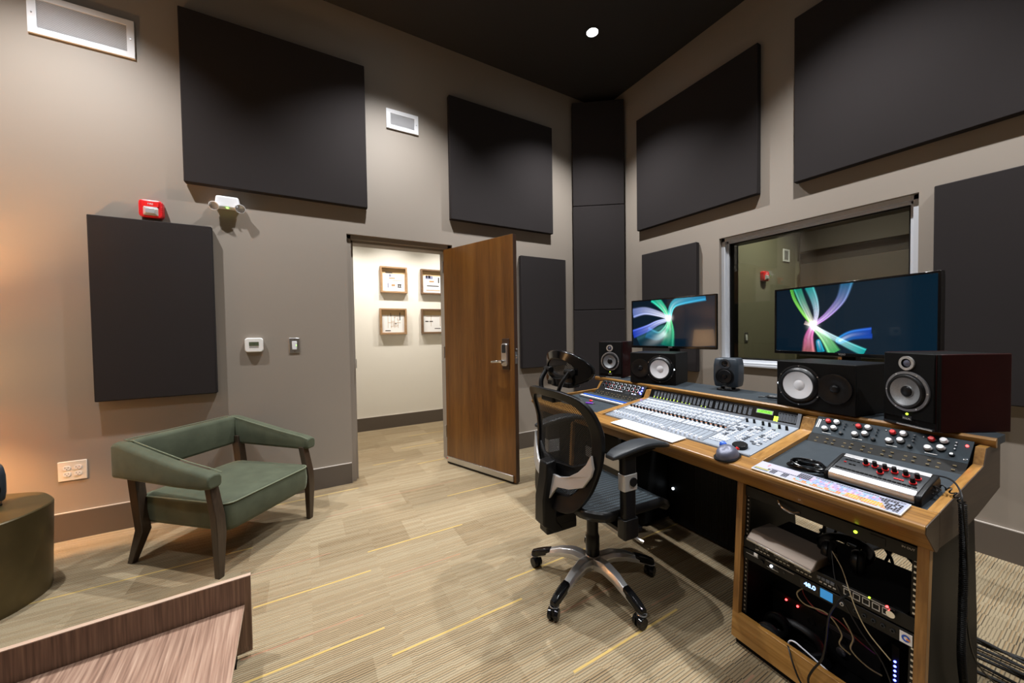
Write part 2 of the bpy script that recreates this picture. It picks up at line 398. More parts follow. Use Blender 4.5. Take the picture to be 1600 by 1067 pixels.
def painted_grid(nx, nz, P, fn):
    """Grid mesh with a colour per corner; P(s,t)->point, fn(s,t)->rgb; s,t in 0..1."""
    me = bpy.data.meshes.new('painted'); vs = [P(i/nx, j/nz) for j in range(nz+1) for i in range(nx+1)]
    fs = [(j*(nx+1)+i, j*(nx+1)+i+1, (j+1)*(nx+1)+i+1, (j+1)*(nx+1)+i) for j in range(nz) for i in range(nx)]
    me.from_pydata(vs, [], fs); ca = me.color_attributes.new('paint', 'FLOAT_COLOR', 'POINT')
    buf = []
    for j in range(nz+1):
        for i in range(nx+1): buf += [*fn(i/nx, j/nz), 1]
    ca.data.foreach_set('color', buf); me.update()
    return me
def painted_obj(name, me, m, parent=None):
    me.materials.append(m); o = bpy.data.objects.new(name, me); COL.objects.link(o)
    if parent: o.parent = parent
    return o

# ================================================================ the room
# floor with inlaid accent yarns
f = MB(); f.add([(-3.2, -3.2, 0), (6.2, -3.2, 0), (6.2, 5.3, 0), (-3.2, 5.3, 0)], [(0, 1, 2, 3)], 0)
def yarn(y, x0, x1, m=1, wd=.010): f.add([(x0, y-wd/2, .0006), (x1, y-wd/2, .0006), (x1, y+wd/2, .0006), (x0, y+wd/2, .0006)], [(0, 1, 2, 3)], m)
for y, x0, x1 in ((2.245, .29, .88), (1.465, .27, .87), (2.06, -.24, .28), (2.70, .94, 1.5), (1.615, .87, 1.45), (2.655, -1.2, -.3), (1.625, -.3, .27), (1.045, .84, 1.44),
                  (3.53, .93, 1.2), (3.72, .55, .85), (4.1, .9, 1.4), (4.55, 1.1, 1.7), (1.515, 1.73, 2.3), (3.235, -.4, .36), (.75, .1, .7), (2.1, 1.75, 2.3), (.62, 1.0, 1.3), (2.9, 1.9, 2.5), (3.1, 1.62, 2.1), (.35, .2, .5)): yarn(y, x0, x1)
for y, x0, x1 in ((1.30, .95, 1.35), (2.95, .5, 1.1), (1.12, 1.36, 1.52), (1.95, .35, .75), (.95, .35, .8), (2.83, .1, .6), (3.05, -.75, -.3), (1.75, -.25, .2), (2.5, 1.6, 2.0), (.70, 1.15, 1.4), (2.35, -.4, .1)): yarn(y, x0, x1, 2, .008)
fo = struct('floor', f, ['carpet', 'yellowy', 'redy'], flat=True, label='beige striped carpet with yellow and rust accent lines')
# ceiling with holes left to the downlight cans: one plane
c = MB(); c.b(-3.2, 3.6, -3.2, 3.6, ZC, ZC+.1); struct('ceiling', c, 'ceil')
# left wall, with the doorway
DX0, DX1, DZ = .333, 1.275, 2.13
m = MB(); m.b(-3.2, DX0, WA, WA+.2, 0, ZC); m.b(DX1, 3.5, WA, WA+.2, 0, ZC); m.b(DX0, DX1, WA, WA+.2, DZ, ZC); struct('wall_left', m, 'wall')
# right wall, with the window
WY0, WY1, WZ0, WZ1 = .700, 1.921, .955, 2.082
m = MB(); m.b(WB, WB+.2, -3.2, WY0, 0, ZC); m.b(WB, WB+.2, WY1, WA+.1, 0, ZC); m.b(WB, WB+.2, WY0, WY1, 0, WZ0); m.b(WB, WB+.2, WY0, WY1, WZ1, ZC); struct('wall_right', m, 'wall')
m = MB(); m.b(-2.6, -2.45, -3.1, WA, 0, ZC); struct('wall_side', m, 'wall')
m = MB(); m.b(-2.6, WB, -3.1, -2.95, 0, ZC); struct('wall_rear', m, 'wall')
# baseboards
def baseb(name, x0, x1, y0, y1, axis='x'):
    m = MB(); m.b(x0, x1, y0, y1, 0, .172, 0)
    if axis == 'x': m.b(x0, x1, y0+.001, y1, .172, .177, 1)
    else: m.b(x0+.001, x1, y0, y1, .172, .177, 1)
    struct(name, m, ['base', 'trimtop'])
baseb('baseboard_left', -2.45, .327, WA-.012, WA); baseb('baseboard_corner', 1.30, 2.77, WA-.012, WA)
baseb('baseboard_right', WB-.012, WB, -2.9, 3.0, 'y')
# hall beyond the door
m = MB(); m.b(-1.5, 4.5, 5.1, 5.2, 0, 2.9); m.b(-1.5, -1.4, WA+.2, 5.1, 0, 2.9); m.b(4.4, 4.5, WA+.2, 5.1, 0, 2.9); struct('wall_hall', m, 'hallwall')
m = MB(); m.b(-1.4, DX0, WA+.2, WA+.22, 0, 2.9); m.b(DX1, 4.4, WA+.2, WA+.22, 0, 2.9); m.b(DX0, DX1, WA+.2, WA+.22, DZ, 2.9); struct('wall_hall_near', m, 'hallwall')
m = MB(); m.b(-1.5, 4.5, WA+.2, 5.2, 2.9, 3.0); struct('ceiling_hall', m, 'hallceil')
baseb('baseboard_hall', -1.4, 4.4, 5.088, 5.1)
# door frame, recessed in the wall
m = MB()
for (d0, d1, y0) in ((0, .035, WA+.03), (.035, .055, WA+.075)):
    m.b(DX0+d0, DX0+d1, y0, WA+.21, 0, DZ-d0, 0); m.b(DX1-d1, DX1-d0, y0, WA+.21, 0, DZ-d0, 0); m.b(DX0+d0, DX1-d0, y0, WA+.21, DZ-d1, DZ-d0, 0)
dt = struct('trim_1', m, 'wall', bevel=.002, label='brown painted steel frame of the doorway')
m = MB(); m.b(DX0+.055, DX0+.058, WA+.03, WA+.06, .98, 1.06); m.build('strike_plate', 'alu', dt)

# window: aluminium frame, sill, two tilted panes
m = MB(); x0 = WB+.035
def fr(a, bb, x0, x1, mi=0):
    m.b(x0, x1, WY0+a, WY0+bb, WZ0+a, WZ1-a, mi); m.b(x0, x1, WY1-bb, WY1-a, WZ0+a, WZ1-a, mi)
    m.b(x0, x1, WY0+a, WY1-a, WZ1-bb, WZ1-a, mi); m.b(x0, x1, WY0+a, WY1-a, WZ0+a, WZ0+bb, mi)
fr(0, .03, x0, WB+.2); fr(.03, .048, x0+.03, WB+.2); fr(.048, .058, x0+.045, WB+.2, 1)
wn_ = struct('window_1', m, ['winalu', 'black'], bevel=.0015, label='studio window framed in white aluminium in the right wall')
m = MB(); m.b(WB-.012, x0+.03, WY0+.002, WY1-.002, WZ0-.0, WZ0+.028); m.b(WB-.02, WB-.0, WY0+.002, WY1-.002, WZ0-.006, WZ0+.012); m.build('window_sill', 'winalu', wn_, bevel=.003)
m = MB(); m.b(WB+.105, WB+.111, WY0+.05, WY1-.05, WZ0+.05, WZ1-.05); m.build('pane', 'glass', wn_)

# live room beyond the window
m = MB(); LX, LY = 5.70, 2.34
m.b(WB+.2, LX, LY, LY+.1, 0, 3.4); m.b(LX, LX+.1, -1.6, LY+.1, 0, 3.4); m.b(WB+.2, LX, -1.7, -1.6, 0, 3.4); struct('wall_live_room', m, 'olive')
m = MB(); m.b(WB+.2, LX+.1, -1.7, LY+.1, 3.4, 3.5); struct('ceiling_live_room', m, 'ceil')
m = MB(); m.b(WB+.2, WB+.21, -1.6, WY0, 0, 3.4); m.b(WB+.2, WB+.21, WY1, LY, 0, 3.4); m.b(WB+.2, WB+.21, WY0, WY1, 0, WZ0); m.b(WB+.2, WB+.21, WY0, WY1, WZ1, 3.4); struct('wall_live_room_near', m, 'olive')

# ---------------------------------------------------------------- lights of the room: recessed downlights
def downlight(x, y, z, power, label, col=(.975, .985, 1), cone=104, grp=None, rad=.03, blend=.8):
    t = thing('downlight', label, 'ceiling light', (x, y, z), 0, grp)
    m = MB(); m.lathe([(.052, -.001), (.075, -.001), (.076, -.006), (.052, -.006)], 32); m.build('trim_ring', 'ceil' if z > 3 else 'white', t)
    m = MB(); m.lathe([(0, -.002), (.05, -.002), (.05, -.0035), (0, -.0035)], 32); m.build('lens', 'downlight', t)
    lamp('bulb_light', 'SPOT', (0, 0, -.03), power, col, t, spot_size=R(cone), spot_blend=blend, shadow_soft_size=rad)
    return t
for x, y, lb in ((2.36, 2.56, 'lit recessed downlight in the black ceiling near the room corner'), (.68, 2.62, 'recessed downlight above the doorway wall'),
                 (-1.3, 2.62, 'recessed downlight above the green armchair'), (2.36, .9, 'recessed downlight above the mixing desk'),
                 (.68, .9, 'recessed downlight in the middle of the ceiling'), (-1.3, .9, 'recessed downlight above the wooden coffee table'),
                 (2.36, -.8, 'recessed downlight beyond the right end of the desk'), (.68, -.8, 'recessed downlight behind the photographer')):
    downlight(x, y, ZC, SPOT_W*(1.28 if y > 2 or x > 2 else .38), lb)
for i, x in enumerate((.35, 1.05, 1.75)):
    downlight(x, 4.55, 2.9, 112, ('leftmost', 'middle', 'rightmost')[i]+' recessed downlight in the white hall ceiling', (1, .94, .86), 110, rad=.04)
downlight(4.6, 1.5, 3.4, 260, 'recessed downlight in the room beyond the window', (1, .93, .75), 120)

# ================================================================ acoustic panels
def panel(label, p0, p1, z0, z1, th=.052, m='fabric', grp='fabric wrapped acoustic panels'):
    """front face runs from p0 to p1 (plan), thickness goes towards the wall (left of the direction p0->p1 seen from above)."""
    a = Vector((*p0, 0)); bb = Vector((*p1, 0)); L_ = (bb-a).length
    o = MB().b(0, L_, 0, th, 0, z1-z0).build('acoustic_panel', m, bevel=.006, seg=3)
    o.location = (a.x, a.y, z0); o.rotation_euler = (0, 0, math.atan2((bb-a).y, (bb-a).x))
    return tag(o, label, 'acoustic panel', grp)
YF, XF = 3.326, 3.200
panel('large square charcoal acoustic panel high up left of the doorway', (-.697, YF), (.50, YF), 2.352, 3.546)
panel('square charcoal acoustic panel high on the wall above the open door', (1.25, YF), (2.456, YF), 2.367, 3.54)
panel('tall narrow charcoal panel low on the left wall above the armchair', (-1.172, YF), (-.556, YF), .866, 2.058)
panel('narrow charcoal panel half hidden behind the open wooden door', (2.027, YF), (2.628, YF), .88, 2.092)
panel('square charcoal panel high on the right wall beside the corner panels', (XF, 2.80), (XF, 1.576), 2.36, 3.555)
panel('large charcoal panel at the top right, above the window', (XF, 1.327), (XF, .11), 2.352, 3.555)
panel('charcoal panel on the right wall to the right of the window', (XF, .628), (XF, .02), .845, 2.082)
panel('narrow charcoal panel behind the left television', (XF, 2.738), (XF, 2.106), .87, 2.09)
for z0, z1, lb in ((.31, 1.515, 'lowest'), (1.52, 2.715, 'middle'), (2.72, 3.90, 'topmost')):
    panel(lb+' charcoal panel of the stack set across the room corner', (2.745, WA-.052), (WB-.045, 2.985), z0, z1, .05)
tag(MB().prism([(2.80, WA), (WB, WA), (WB, 3.04)], 'Z', .0, 3.9).build('corner_fill', 'blackm'), 'black filling behind the corner panels', kind='structure')
for z0, z1, lb in ((2.25, 3.0, 'upper'), (.9, 2.09, 'lower')):
    p = panel(lb+' grey acoustic panel seen through the studio window', (LX-.10, 2.25), (LX-.10, -.9), z0, z1, .09, 'fabgrey', 'panels beyond the window')
panel('added black strip for the shaded recess between grey panels beyond the window', (LX-.03, 2.28), (LX-.03, -.9), 2.094, 2.246, .02, 'fabric', None)  # black fabric strip put in for the shade of the recess

# ================================================================ wall devices
def vent(loc, w_, h_, label, rz=0, n=24):
    t = thing('air_vent', label, 'air vent', loc, rz); f_ = .038*min(1, w_/.3)
    m = MB(); m.ring([(-w_/2, -h_/2), (w_/2, -h_/2), (w_/2, h_/2), (-w_/2, h_/2)], [(-w_/2+f_, -h_/2+f_), (w_/2-f_, -h_/2+f_), (w_/2-f_, h_/2-f_), (-w_/2+f_, h_/2-f_)], lambda a, b_, k: (a, -k, b_), .012)
    m.build('frame', 'white', t, bevel=.002)
    m = MB(); k = n
    for i in range(k):
        z = -h_/2+f_+(h_-2*f_)*(i+.5)/k; m.add([(-w_/2+f_, -.009, z-.002), (w_/2-f_, -.009, z-.002), (w_/2-f_, -.001, z+.003), (-w_/2+f_, -.001, z+.003)], [(0, 1, 2, 3)])
        m.b(-w_/2+f_, w_/2-f_, -.0095, -.008, z-.0028, z-.0012)
    m.build('louvres', 'white', t, flat=True)
    m = MB(); m.b(-w_/2+f_*.5, w_/2-f_*.5, -.0008, 0, -h_/2+f_*.5, h_/2-f_*.5); m.build('duct_backing', 'silver', t)
    for s in (-1, 1): MB().cyl((s*(w_/2-f_*.5), -.0115, 0), (s*(w_/2-f_*.5), -.0145, 0), .004, n=10).build('screw', 'alu', t)
    return t
vent((-1.163, WA, 3.25), .47, .245, 'wide white louvred air vent at the top left of the wall', n=30)
vent((.823, WA, 3.19), .285, .172, 'small white louvred air vent between the two high panels', n=18)
def strobe(loc, label, rz=0):
    t = thing('fire_alarm_strobe', label, 'fire alarm', loc, rz)
    m = MB(); m.prism(rrect(.122, .118, .022), 'Y', lambda q: -.048 if False else -.045, 0); m.build('housing', 'red', t, bevel=.007, seg=3)
    m = MB(); m.prism(rrect(.085, .036, .006, cx=0, cy=.030), 'Y', -.049, -.044)
    for i in range(4): m.b(-.058, -.052, -.046, -.044, -.03+i*.014, -.024+i*.014); m.b(.052, .058, -.046, -.044, -.03+i*.014, -.024+i*.014)
    m.build('sounder_grille', 'knobred', t, bevel=.002)
    m = MB(); m.add([(-.038, -.045, -.045), (.038, -.045, -.045), (.038, -.045, .01), (-.038, -.045, .01), (-.024, -.064, -.034), (.024, -.064, -.034), (.024, -.060, 0), (-.024, -.060, 0)], [(0, 1, 5, 4), (1, 2, 6, 5), (2, 3, 7, 6), (3, 0, 4, 7), (4, 5, 6, 7)])
    m.build('flash_lens', 'lens', t, bevel=.003)
    m = MB(); m.b(-.033, .033, -.0525, -.049, .007, .0115); m.build('white_band', 'white', t)
    text('FIRE', .016, TF(0, -.0494, .030), 'white', t)
    return t
strobe((-.873, WA, 2.139), 'red fire alarm strobe above the low charcoal panel on the left')
def exit_light(loc, label, rz=0, s=1):
    t = thing('emergency_light', label, 'emergency light', loc, rz)
    m = MB(); m.prism([(-.078, -.04), (.078, -.04), (.066, .045), (-.066, .045)], 'Y', -.055, 0); m.build('housing', 'white', t, bevel=.012, seg=4)
    for sx in (-1, 1):
        m = MB(); m.T = Matrix.Translation((sx*.072, -.050, -.034)) @ Matrix.Rotation(R(sx*18), 4, 'Z') @ Matrix.Rotation(R(18), 4, 'X')
        m.lathe([(0, -.02), (.02, -.018), (.031, .008), (.033, .016), (.029, .017), (.024, .006), (0, .002)], 24, ax='F', ms=[0, 0, 0, 0, 1, 1]); m.build('lamp_head', ['white', 'lens'], t)
    m = MB(); m.b(-.006, .006, -.058, -.05, -.044, -.037); m.build('indicator', 'ledg', t)
    return t
exit_light((-.46, WA, 2.245), 'white emergency light with two round lamp heads under the large panel')
# thermostat
t = thing('thermostat', 'white thermostat with a small display on the taupe wall', 'thermostat', (-.331, WA, 1.205))
MB().prism(rrect(.115, .108, .02), 'Y', -.028, 0).build('housing', 'whitep', t, bevel=.006, seg=3)
MB().b(-.030, .030, -.0295, -.0275, -.006, .024).build('display', 'lcd', t)
text('70', .015, TF(0, -.0297, .009), 'ink', t)
m = MB()
for i in range(5): m.b(-.029+i*.012, -.020+i*.012, -.0295, -.0275, -.017, -.013)
m.build('button_row', 'btng', t)
# switch
t = thing('light_switch', 'white rocker light switch in a steel plate beside the doorway', 'light switch', (-.069, WA, 1.194))
MB().b(-.037, .037, -.006, 0, -.06, .06).build('wall_plate', 'alu', t, bevel=.003)
MB().b(-.0165, .0165, -.011, -.004, -.033, .033).build('rocker', 'white', t, bevel=.002)
MB().b(.0115, .0155, -.0125, -.0105, -.004, .006).build('indicator', 'ledg', t)
for s in (-1, 1): MB().cyl((0, -.006, s*.049), (0, -.0085, s*.049), .0035, n=10).build('screw', 'chrome', t)
# outlet
t = thing('wall_outlet', 'ivory double power outlet low on the wall by the baseboard', 'outlet', (-1.298, WA, .437))
MB().b(-.064, .064, -.006, 0, -.062, .062).build('wall_plate', 'cream', t, bevel=.003)
for sx in (-1, 1):
    for sz in (-1, 1):
        m = MB(); m.T = Matrix.Translation((sx*.024, 0, sz*.0195)); m.prism(rrect(.033, .028, .012), 'Y', -.009, -.005, 0)
        m.b(-.008, -.006, -.0093, -.009, -.001, .008, 1); m.b(.006, .008, -.0093, -.009, -.001, .007, 1); m.cyl((0, -.009, -.007), (0, -.0093, -.007), .0025, n=8, m=1)
        m.build('socket', ['whitep', 'ink'], t)
# beyond the window
o = strobe((4.87, LY, 1.905), 'red fire alarm strobe on the far wall seen through the studio window')
t = thing('light_switch', 'white light switch seen through the studio window', 'light switch', (4.50, LY, 1.17))
MB().b(-.035, .035, -.006, 0, -.06, .06).build('wall_plate', 'alu', t, bevel=.003); MB().b(-.0165, .0165, -.011, -.004, -.033, .033).build('rocker', 'white', t, bevel=.002)
vent((5.44, LY, 2.21), .16, .16, 'white air vent high on the wall beyond the window', n=8)

# ================================================================ framed works in the hall
def picture(x0, z0, label, marks, dark=False):
    t = thing('framed_artwork', label, 'picture', (x0, 5.1, z0)); W_, H_ = .352, .352; fm = 'frameD' if dark else 'frame'
    m = MB(); o_ = [(0, 0), (W_, 0), (W_, H_), (0, H_)]; i_ = [(.022, .022), (W_-.022, .022), (W_-.022, H_-.022), (.022, H_-.022)]
    m.ring(o_, i_, lambda a, b_, k: (a, -k, b_), .05); m.build('frame', fm, t, bevel=.002)
    MB().b(.02, W_-.02, -.012, -.004, .02, H_-.02).build('backing', 'mountshade', t)  # tan band left above the sheet stands for shade below the frame top
    MB().b(.035, W_-.030, -.0155, -.012, .028, H_-.09).build('sheet', 'paper', t)
    by = {}
    for k, *q in marks: by.setdefault(k, []).append(q)
    for k, qs in by.items():
        for q in qs:
            a, b_, c_, d_ = q; MB().b(a*W_, c_*W_, -.0165, -.0155, b_*H_, d_*H_).build('mark', k, t, flat=True)
    return t
random.seed(3)
picture(.895, 1.828, 'upper left framed sheet with small diagrams on the hall wall', [('ink', .2, .77, .46, .8), ('ink3', .33, .63, .41, .72), ('ink2', .33, .55, .55, .59), ('ink2', .45, .48, .85, .495), ('ink3', .27, .2, .31, .38), ('ink2', .42, .27, .55, .34), ('ink', .65, .22, .79, .26), ('ink', .65, .3, .79, .35), ('ink', .66, .22, .69, .36), ('ink', .74, .22, .77, .36)])
picture(1.44, 1.828, 'upper right dark framed sheet with small diagrams, partly behind the door', [('ink3', .2, .62, .5, .75), ('ink', .22, .66, .28, .76), ('ink', .32, .66, .4, .76), ('ink2', .35, .5, .55, .56), ('ink', .25, .33, .75, .37), ('ink', .72, .48, .77, .7), ('ink', .85, .42, .92, .7), ('ink2', .22, .16, .8, .19)], True)
picture(.878, 1.268, 'lower left framed sheet with fine scattered lines on the hall wall',
        [('ink2', .3+random.random()*.45, z, .45+random.random()*.4, z+.012) for z in [.3+.05*i for i in range(9)]]+[('ink2', x, .25, x+.01, .75) for x in (.3, .42, .55, .68)]+[('ink', .74, .55, .77, .85), ('ink', .4, .7, .42, .82), ('ink', .2, .13, .4, .165), ('ink', .55, .4, .63, .43)])
picture(1.437, 1.27, 'lower right dark framed sheet with scattered lines, partly behind the door', [('ink2', .2, .7, .75, .715), ('ink', .17, .48, .3, .52), ('ink', .34, .48, .48, .52), ('paper', .48, .33, .6, .62), ('ink2', .4, .3, .41, .75), ('ink', .55, .2, .8, .23), ('ink2', .78, .3, .8, .7)], True)

# ================================================================ the open door
t = thing('door_1', 'open amber wooden door with a steel lever lock', None, (1.192, 3.405, .01), R(-69)); t['kind'] = 'structure'
MB().b(0, .868, .0, .045, 0, 2.07).build('leaf', 'door', t, bevel=.0015)
MB().b(.867, .8705, .001, .044, .002, 2.068).build('leaf_edge', 'dooredge', t)
m = MB(); m.b(.012, .845, -.014, 0, .012, .062, 0); m.b(.015, .842, -.010, -.002, 0, .012, 1); m.build('door_sweep', ['alu', 'rubber'], t, bevel=.002)
MB().cyl((.02, -.0145, .045), (.02, -.016, .045), .006, n=12).build('sweep_button', 'knobred', t)
m = MB(); m.b(.742, .818, -.010, 0, .95, 1.21, 0); m.build('lock_plate', 'dooredge', t, bevel=.003)
m = MB(); m.prism(rrect(.062, .19, .02, cx=.782, cy=1.075), 'Y', -.034, -.01); m.build('lock_body', 'alu', t, bevel=.006, seg=3)
m = MB(); m.prism(rrect(.042, .07, .008, cx=.782, cy=1.125), 'Y', -.037, -.034); m.build('reader', 'dgrey', t, bevel=.002)
m = MB(); m.cyl((.782, -.034, 1.018), (.782, -.065, 1.018), .014, n=16); m.tube(smooth([(.782, -.062, 1.018), (.75, -.066, 1.02), (.70, -.064, 1.016), (.662, -.058, 1.012)]), [.011]*18+[.008], 10); m.build('lever_handle', 'chrome', t)
m = MB(); m.b(.8703, .8725, .008, .036, 1.0, 1.1); m.cyl((.872, .022, 1.12), (.879, .022, 1.12), .008, n=12); m.b(.872, .884, .012, .03, 1.045, 1.07); m.build('latch', 'alu', t, bevel=.001)
for z in (.25, 1.02, 1.85): MB().cyl((-.006, -.006, z), (-.006, -.006, z+.11), .008, n=12).build('hinge', 'alu', t)

# ================================================================ green armchair
t = thing('armchair', 'sage green velvet armchair with dark wooden legs under the low panel', 'armchair', (-.432, 2.850, 0), R(-42))
t.rotation_euler[2] = R(-42)
# local: +X is where it faces, Y across
for s in (-1, 1):
    m = MB()
    # front leg: from under the arm, kinked at the seat, tapering to the floor
    for zz in ((.50, .262, .042), (.245, .325, .046), (0, .30, .030)): pass
    q = [(.262, .50, .040, .046), (.300, .33, .042, .050), (.306, .24, .042, .050), (.300, .0, .030, .030)]
    vs = []
    for (x, z, a, bb) in q: vs += [(x-a/2, s*.315-bb/2, z), (x+a/2, s*.315-bb/2, z), (x+a/2, s*.315+bb/2, z), (x-a/2, s*.315+bb/2, z)]
    fs = [(4*i+j, 4*i+(j+1) % 4, 4*i+4+(j+1) % 4, 4*i+4+j) for i in range(3) for j in range(4)]+[(3, 2, 1, 0), (12, 13, 14, 15)]
    m.add(vs, fs); m.build('leg', 'darkwood', t, bevel=.003)
    m = MB(); q = [(-.285, .56, .06, .046), (-.258, .36, .060, .046), (-.235, .20, .056, .046), (-.325, 0, .034, .030)]
    vs = []
    for (x, z, a, bb) in q: vs += [(x-a/2, s*.305-bb/2, z), (x+a/2, s*.305-bb/2, z), (x+a/2, s*.305+bb/2, z), (x-a/2, s*.305+bb/2, z)]
    m.add(vs, fs); m.build('leg', 'darkwood', t, bevel=.003)
# seat cushion
def cushion(x0, x1, y0, y1, z0, z1, dome=.02, n=16, r=.05):
    m = MB(); vs = []; ny = n
    loop = rrect(x1-x0, y1-y0, r, 4, (x0+x1)/2, (y0+y1)/2); k = len(loop); cx, cy = (x0+x1)/2, (y0+y1)/2
    rings = [(.90, z0), (.985, z0+.008), (1.0, z0+.03), (1.012, (z0+z1)/2), (1.0, z1-.022), (.985, z1-.006), (.93, z1+dome*.25), (.75, z1+dome*.7), (.45, z1+dome*.95), (.15, z1+dome)]
    for sc, z in rings: vs += [(cx+(p[0]-cx)*sc, cy+(p[1]-cy)*sc, z) for p in loop]
    fs = [(i*k+j, i*k+(j+1) % k, (i+1)*k+(j+1) % k, (i+1)*k+j) for i in range(len(rings)-1) for j in range(k)]
    fs += [tuple(range(k))[::-1], tuple(range((len(rings)-1)*k, len(rings)*k))]
    return m.add(vs, fs), loop
m, lp = cushion(-.27, .335, -.287, .287, .225, .385)
st = m.build('seat', 'velvet', t, ang=80)
m = MB(); m.tube([(p[0], p[1], .379) for p in lp], .0045, 6, closed=True); m.build('welt', 'welt', st)
# arms and back: one U-shaped band, split into back and two arms
def band(path, name, mt='velvet'):
    """path: list of (x, y, z_bottom, z_top, nx, ny) - cross-sections with thickness th."""
    m = MB(); vs = []; th = .075
    for (x, y, z0, z1, nx, ny) in path:
        prof = [(-.5, z0+.014), (-.36, z0), (.36, z0), (.5, z0+.014), (.5, z1-.02), (.36, z1-.003), (0, z1+.003), (-.36, z1-.003), (-.5, z1-.02)]
        vs += [(x+nx*a*th, y+ny*a*th, z) for a, z in prof]
    k = 9; n = len(path)
    fs = [(i*k+j, i*k+(j+1) % k, (i+1)*k+(j+1) % k, (i+1)*k+j) for i in range(n-1) for j in range(k)]+[tuple(range(k))[::-1], tuple(range((n-1)*k, n*k))]
    m.add(vs, fs); o = m.build(name, mt, t, bevel=.008, seg=3, ang=50)
    w_ = MB(); w_.tube([(x-nx*.034, y-ny*.034, z1+.001) for (x, y, z0, z1, nx, ny) in path], .003, 5); w_.build('welt', 'welt', o)
    return o
bk = [(-.325, y, .50, .695, 1, 0) for y in (-.30, -.15, 0, .15, .30)]
band(bk, 'backrest')
for s in (-1, 1):
    band([(-.355, s*.328, .50, .694, 0, s), (-.30, s*.330, .50, .692, 0, s), (-.1, s*.334, .492, .645, 0, s), (.1, s*.338, .484, .60, 0, s), (.26, s*.336, .480, .572, 0, s), (.315, s*.332, .488, .556, 0, s)], 'armrest')

# ================================================================ coffee table in the foreground
t = thing('coffee_table', 'low striped walnut coffee table with an upright lip in the left foreground', 'coffee table', (-.210, 1.755, 0), R(3.5))
m = MB(); pr = [(-.000, .322), (.022, .322), (.022, .06), (.018, .035), (.008, .022), (-.002, .022), (-.006, .030), (-.001, .05)]
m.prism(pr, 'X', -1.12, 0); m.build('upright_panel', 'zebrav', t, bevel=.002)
MB().b(-1.12, .0005, .0005, .0195, .3215, .324).build('panel_edge', 'zebraedge', t)
m = MB(); m.add([(-1.10, -.004, .216), (-.022, -.004, .216), (-.042, -.62, .216), (-1.10, -.62, .216), (-1.10, -.004, .203), (-.022, -.004, .203), (-.042, -.62, .203), (-1.10, -.62, .203)], [(0, 1, 2, 3), (7, 6, 5, 4), (0, 4, 5, 1), (1, 5, 6, 2), (2, 6, 7, 3), (3, 7, 4, 0)]); m.build('table_top', 'zebra', t, bevel=.001)
MB().prism([(-.0225, -.004), (-.0215, -.004), (-.0415, -.62), (-.0425, -.62)], 'Z', .2035, .2155).build('top_edge', 'zebraedge', t)
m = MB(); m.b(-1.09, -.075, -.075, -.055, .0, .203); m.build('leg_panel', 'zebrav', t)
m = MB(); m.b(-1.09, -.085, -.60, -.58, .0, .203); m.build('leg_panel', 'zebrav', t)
MB().b(-1.09, -.05, -.04, .010, 0, .022).build('plinth_or_shade', 'blackm', t)  # black block standing in for the shade under the upright panel

# ================================================================ bronze stump table, its speaker, the lamp beyond
t = thing('side_table', 'dark bronze stump shaped side table at the left edge', 'side table', (-1.468, 2.735, 0))
m = MB(); n = 72; vs = []
def rr(a, z): return .318*(1+.02*math.sin(3*a+.6)+.012*math.sin(5*a+2)+.010*math.sin(9*a))*(.955+.045*(z/.43))
for k, z in enumerate((0, .02, .1, .2, .3, .4, .437, .442)):
    q = .985 if k in (0, 7) else 1
    for i in range(n):
        a = 2*PI*i/n; r_ = rr(a, z)*q; vs.append((r_*math.cos(a), r_*math.sin(a), z))
m.add(vs, [(i*n+j, i*n+(j+1) % n, (i+1)*n+(j+1) % n, (i+1)*n+j) for i in range(7) for j in range(n)]+[tuple(range(n))[::-1], tuple(range(7*n, 8*n))])
m.build('stump_body', 'bronze', t)
t = thing('table_lamp', 'table lamp with a glowing linen shade standing beyond the stump table', 'lamp', (-1.98, 2.90, 0))
MB().lathe([(.16, 0), (.16, .02), (.03, .04), (.018, .1), (.018, 1.0), (.0, 1.0)], 24).build('base', 'bronze', t)
MB().lathe([(.205, .94), (.17, 1.27), (.168, 1.27), (.203, .94)], 40).build('lamp_shade', 'shade', t)
lamp('bulb_light', 'POINT', (0, 0, 1.12), 115, (1, .56, .24), t, shadow_soft_size=.05)

# ================================================================ the mixing desk
TH = R(3.7); DO = Vector((1.445, 1.2, 0)); DU = Vector((-math.sin(TH), -math.cos(TH), 0)); DV = Vector((math.cos(TH), -math.sin(TH), 0)); DA = -PI/2-TH
def D(u, v, z=0): return DO+DU*u+DV*v+Vector((0, 0, z))
def zs(v): return .7296+.18*v                      # height of the sloping work surface
SL = math.atan(.18)
def dthing(name, label, cat, u, v, z, a=0, group=None): return thing(name, label, cat, D(u, v, z), DA+a, group)
desk = dthing('mixing_desk', 'long honey oak studio mixing desk with rack bays and a raised rear shelf', 'desk', 0, 0, 0)
UL, UR = -1.215, .914
# front rail with rounded nose
m = MB(); m.prism([(.030, .728), (.034, .736), (.045, .7395), (.125, .7525), (.125, .655), (.112, .648), (.098, .650), (.032, .716)], 'X', lambda q: UL+.0 if q[0] > .05 else UL-.012, UR)
m.build('front_rail', 'oak', desk, bevel=.002)
MB().prism([(.0315, .717), (.035, .7355), (.045, .739), (.124, .7518), (.124, .6555), (.112, .6485), (.098, .6505)], 'X', UR, UR+.002).build('rail_end_cap', 'oakdark', desk)
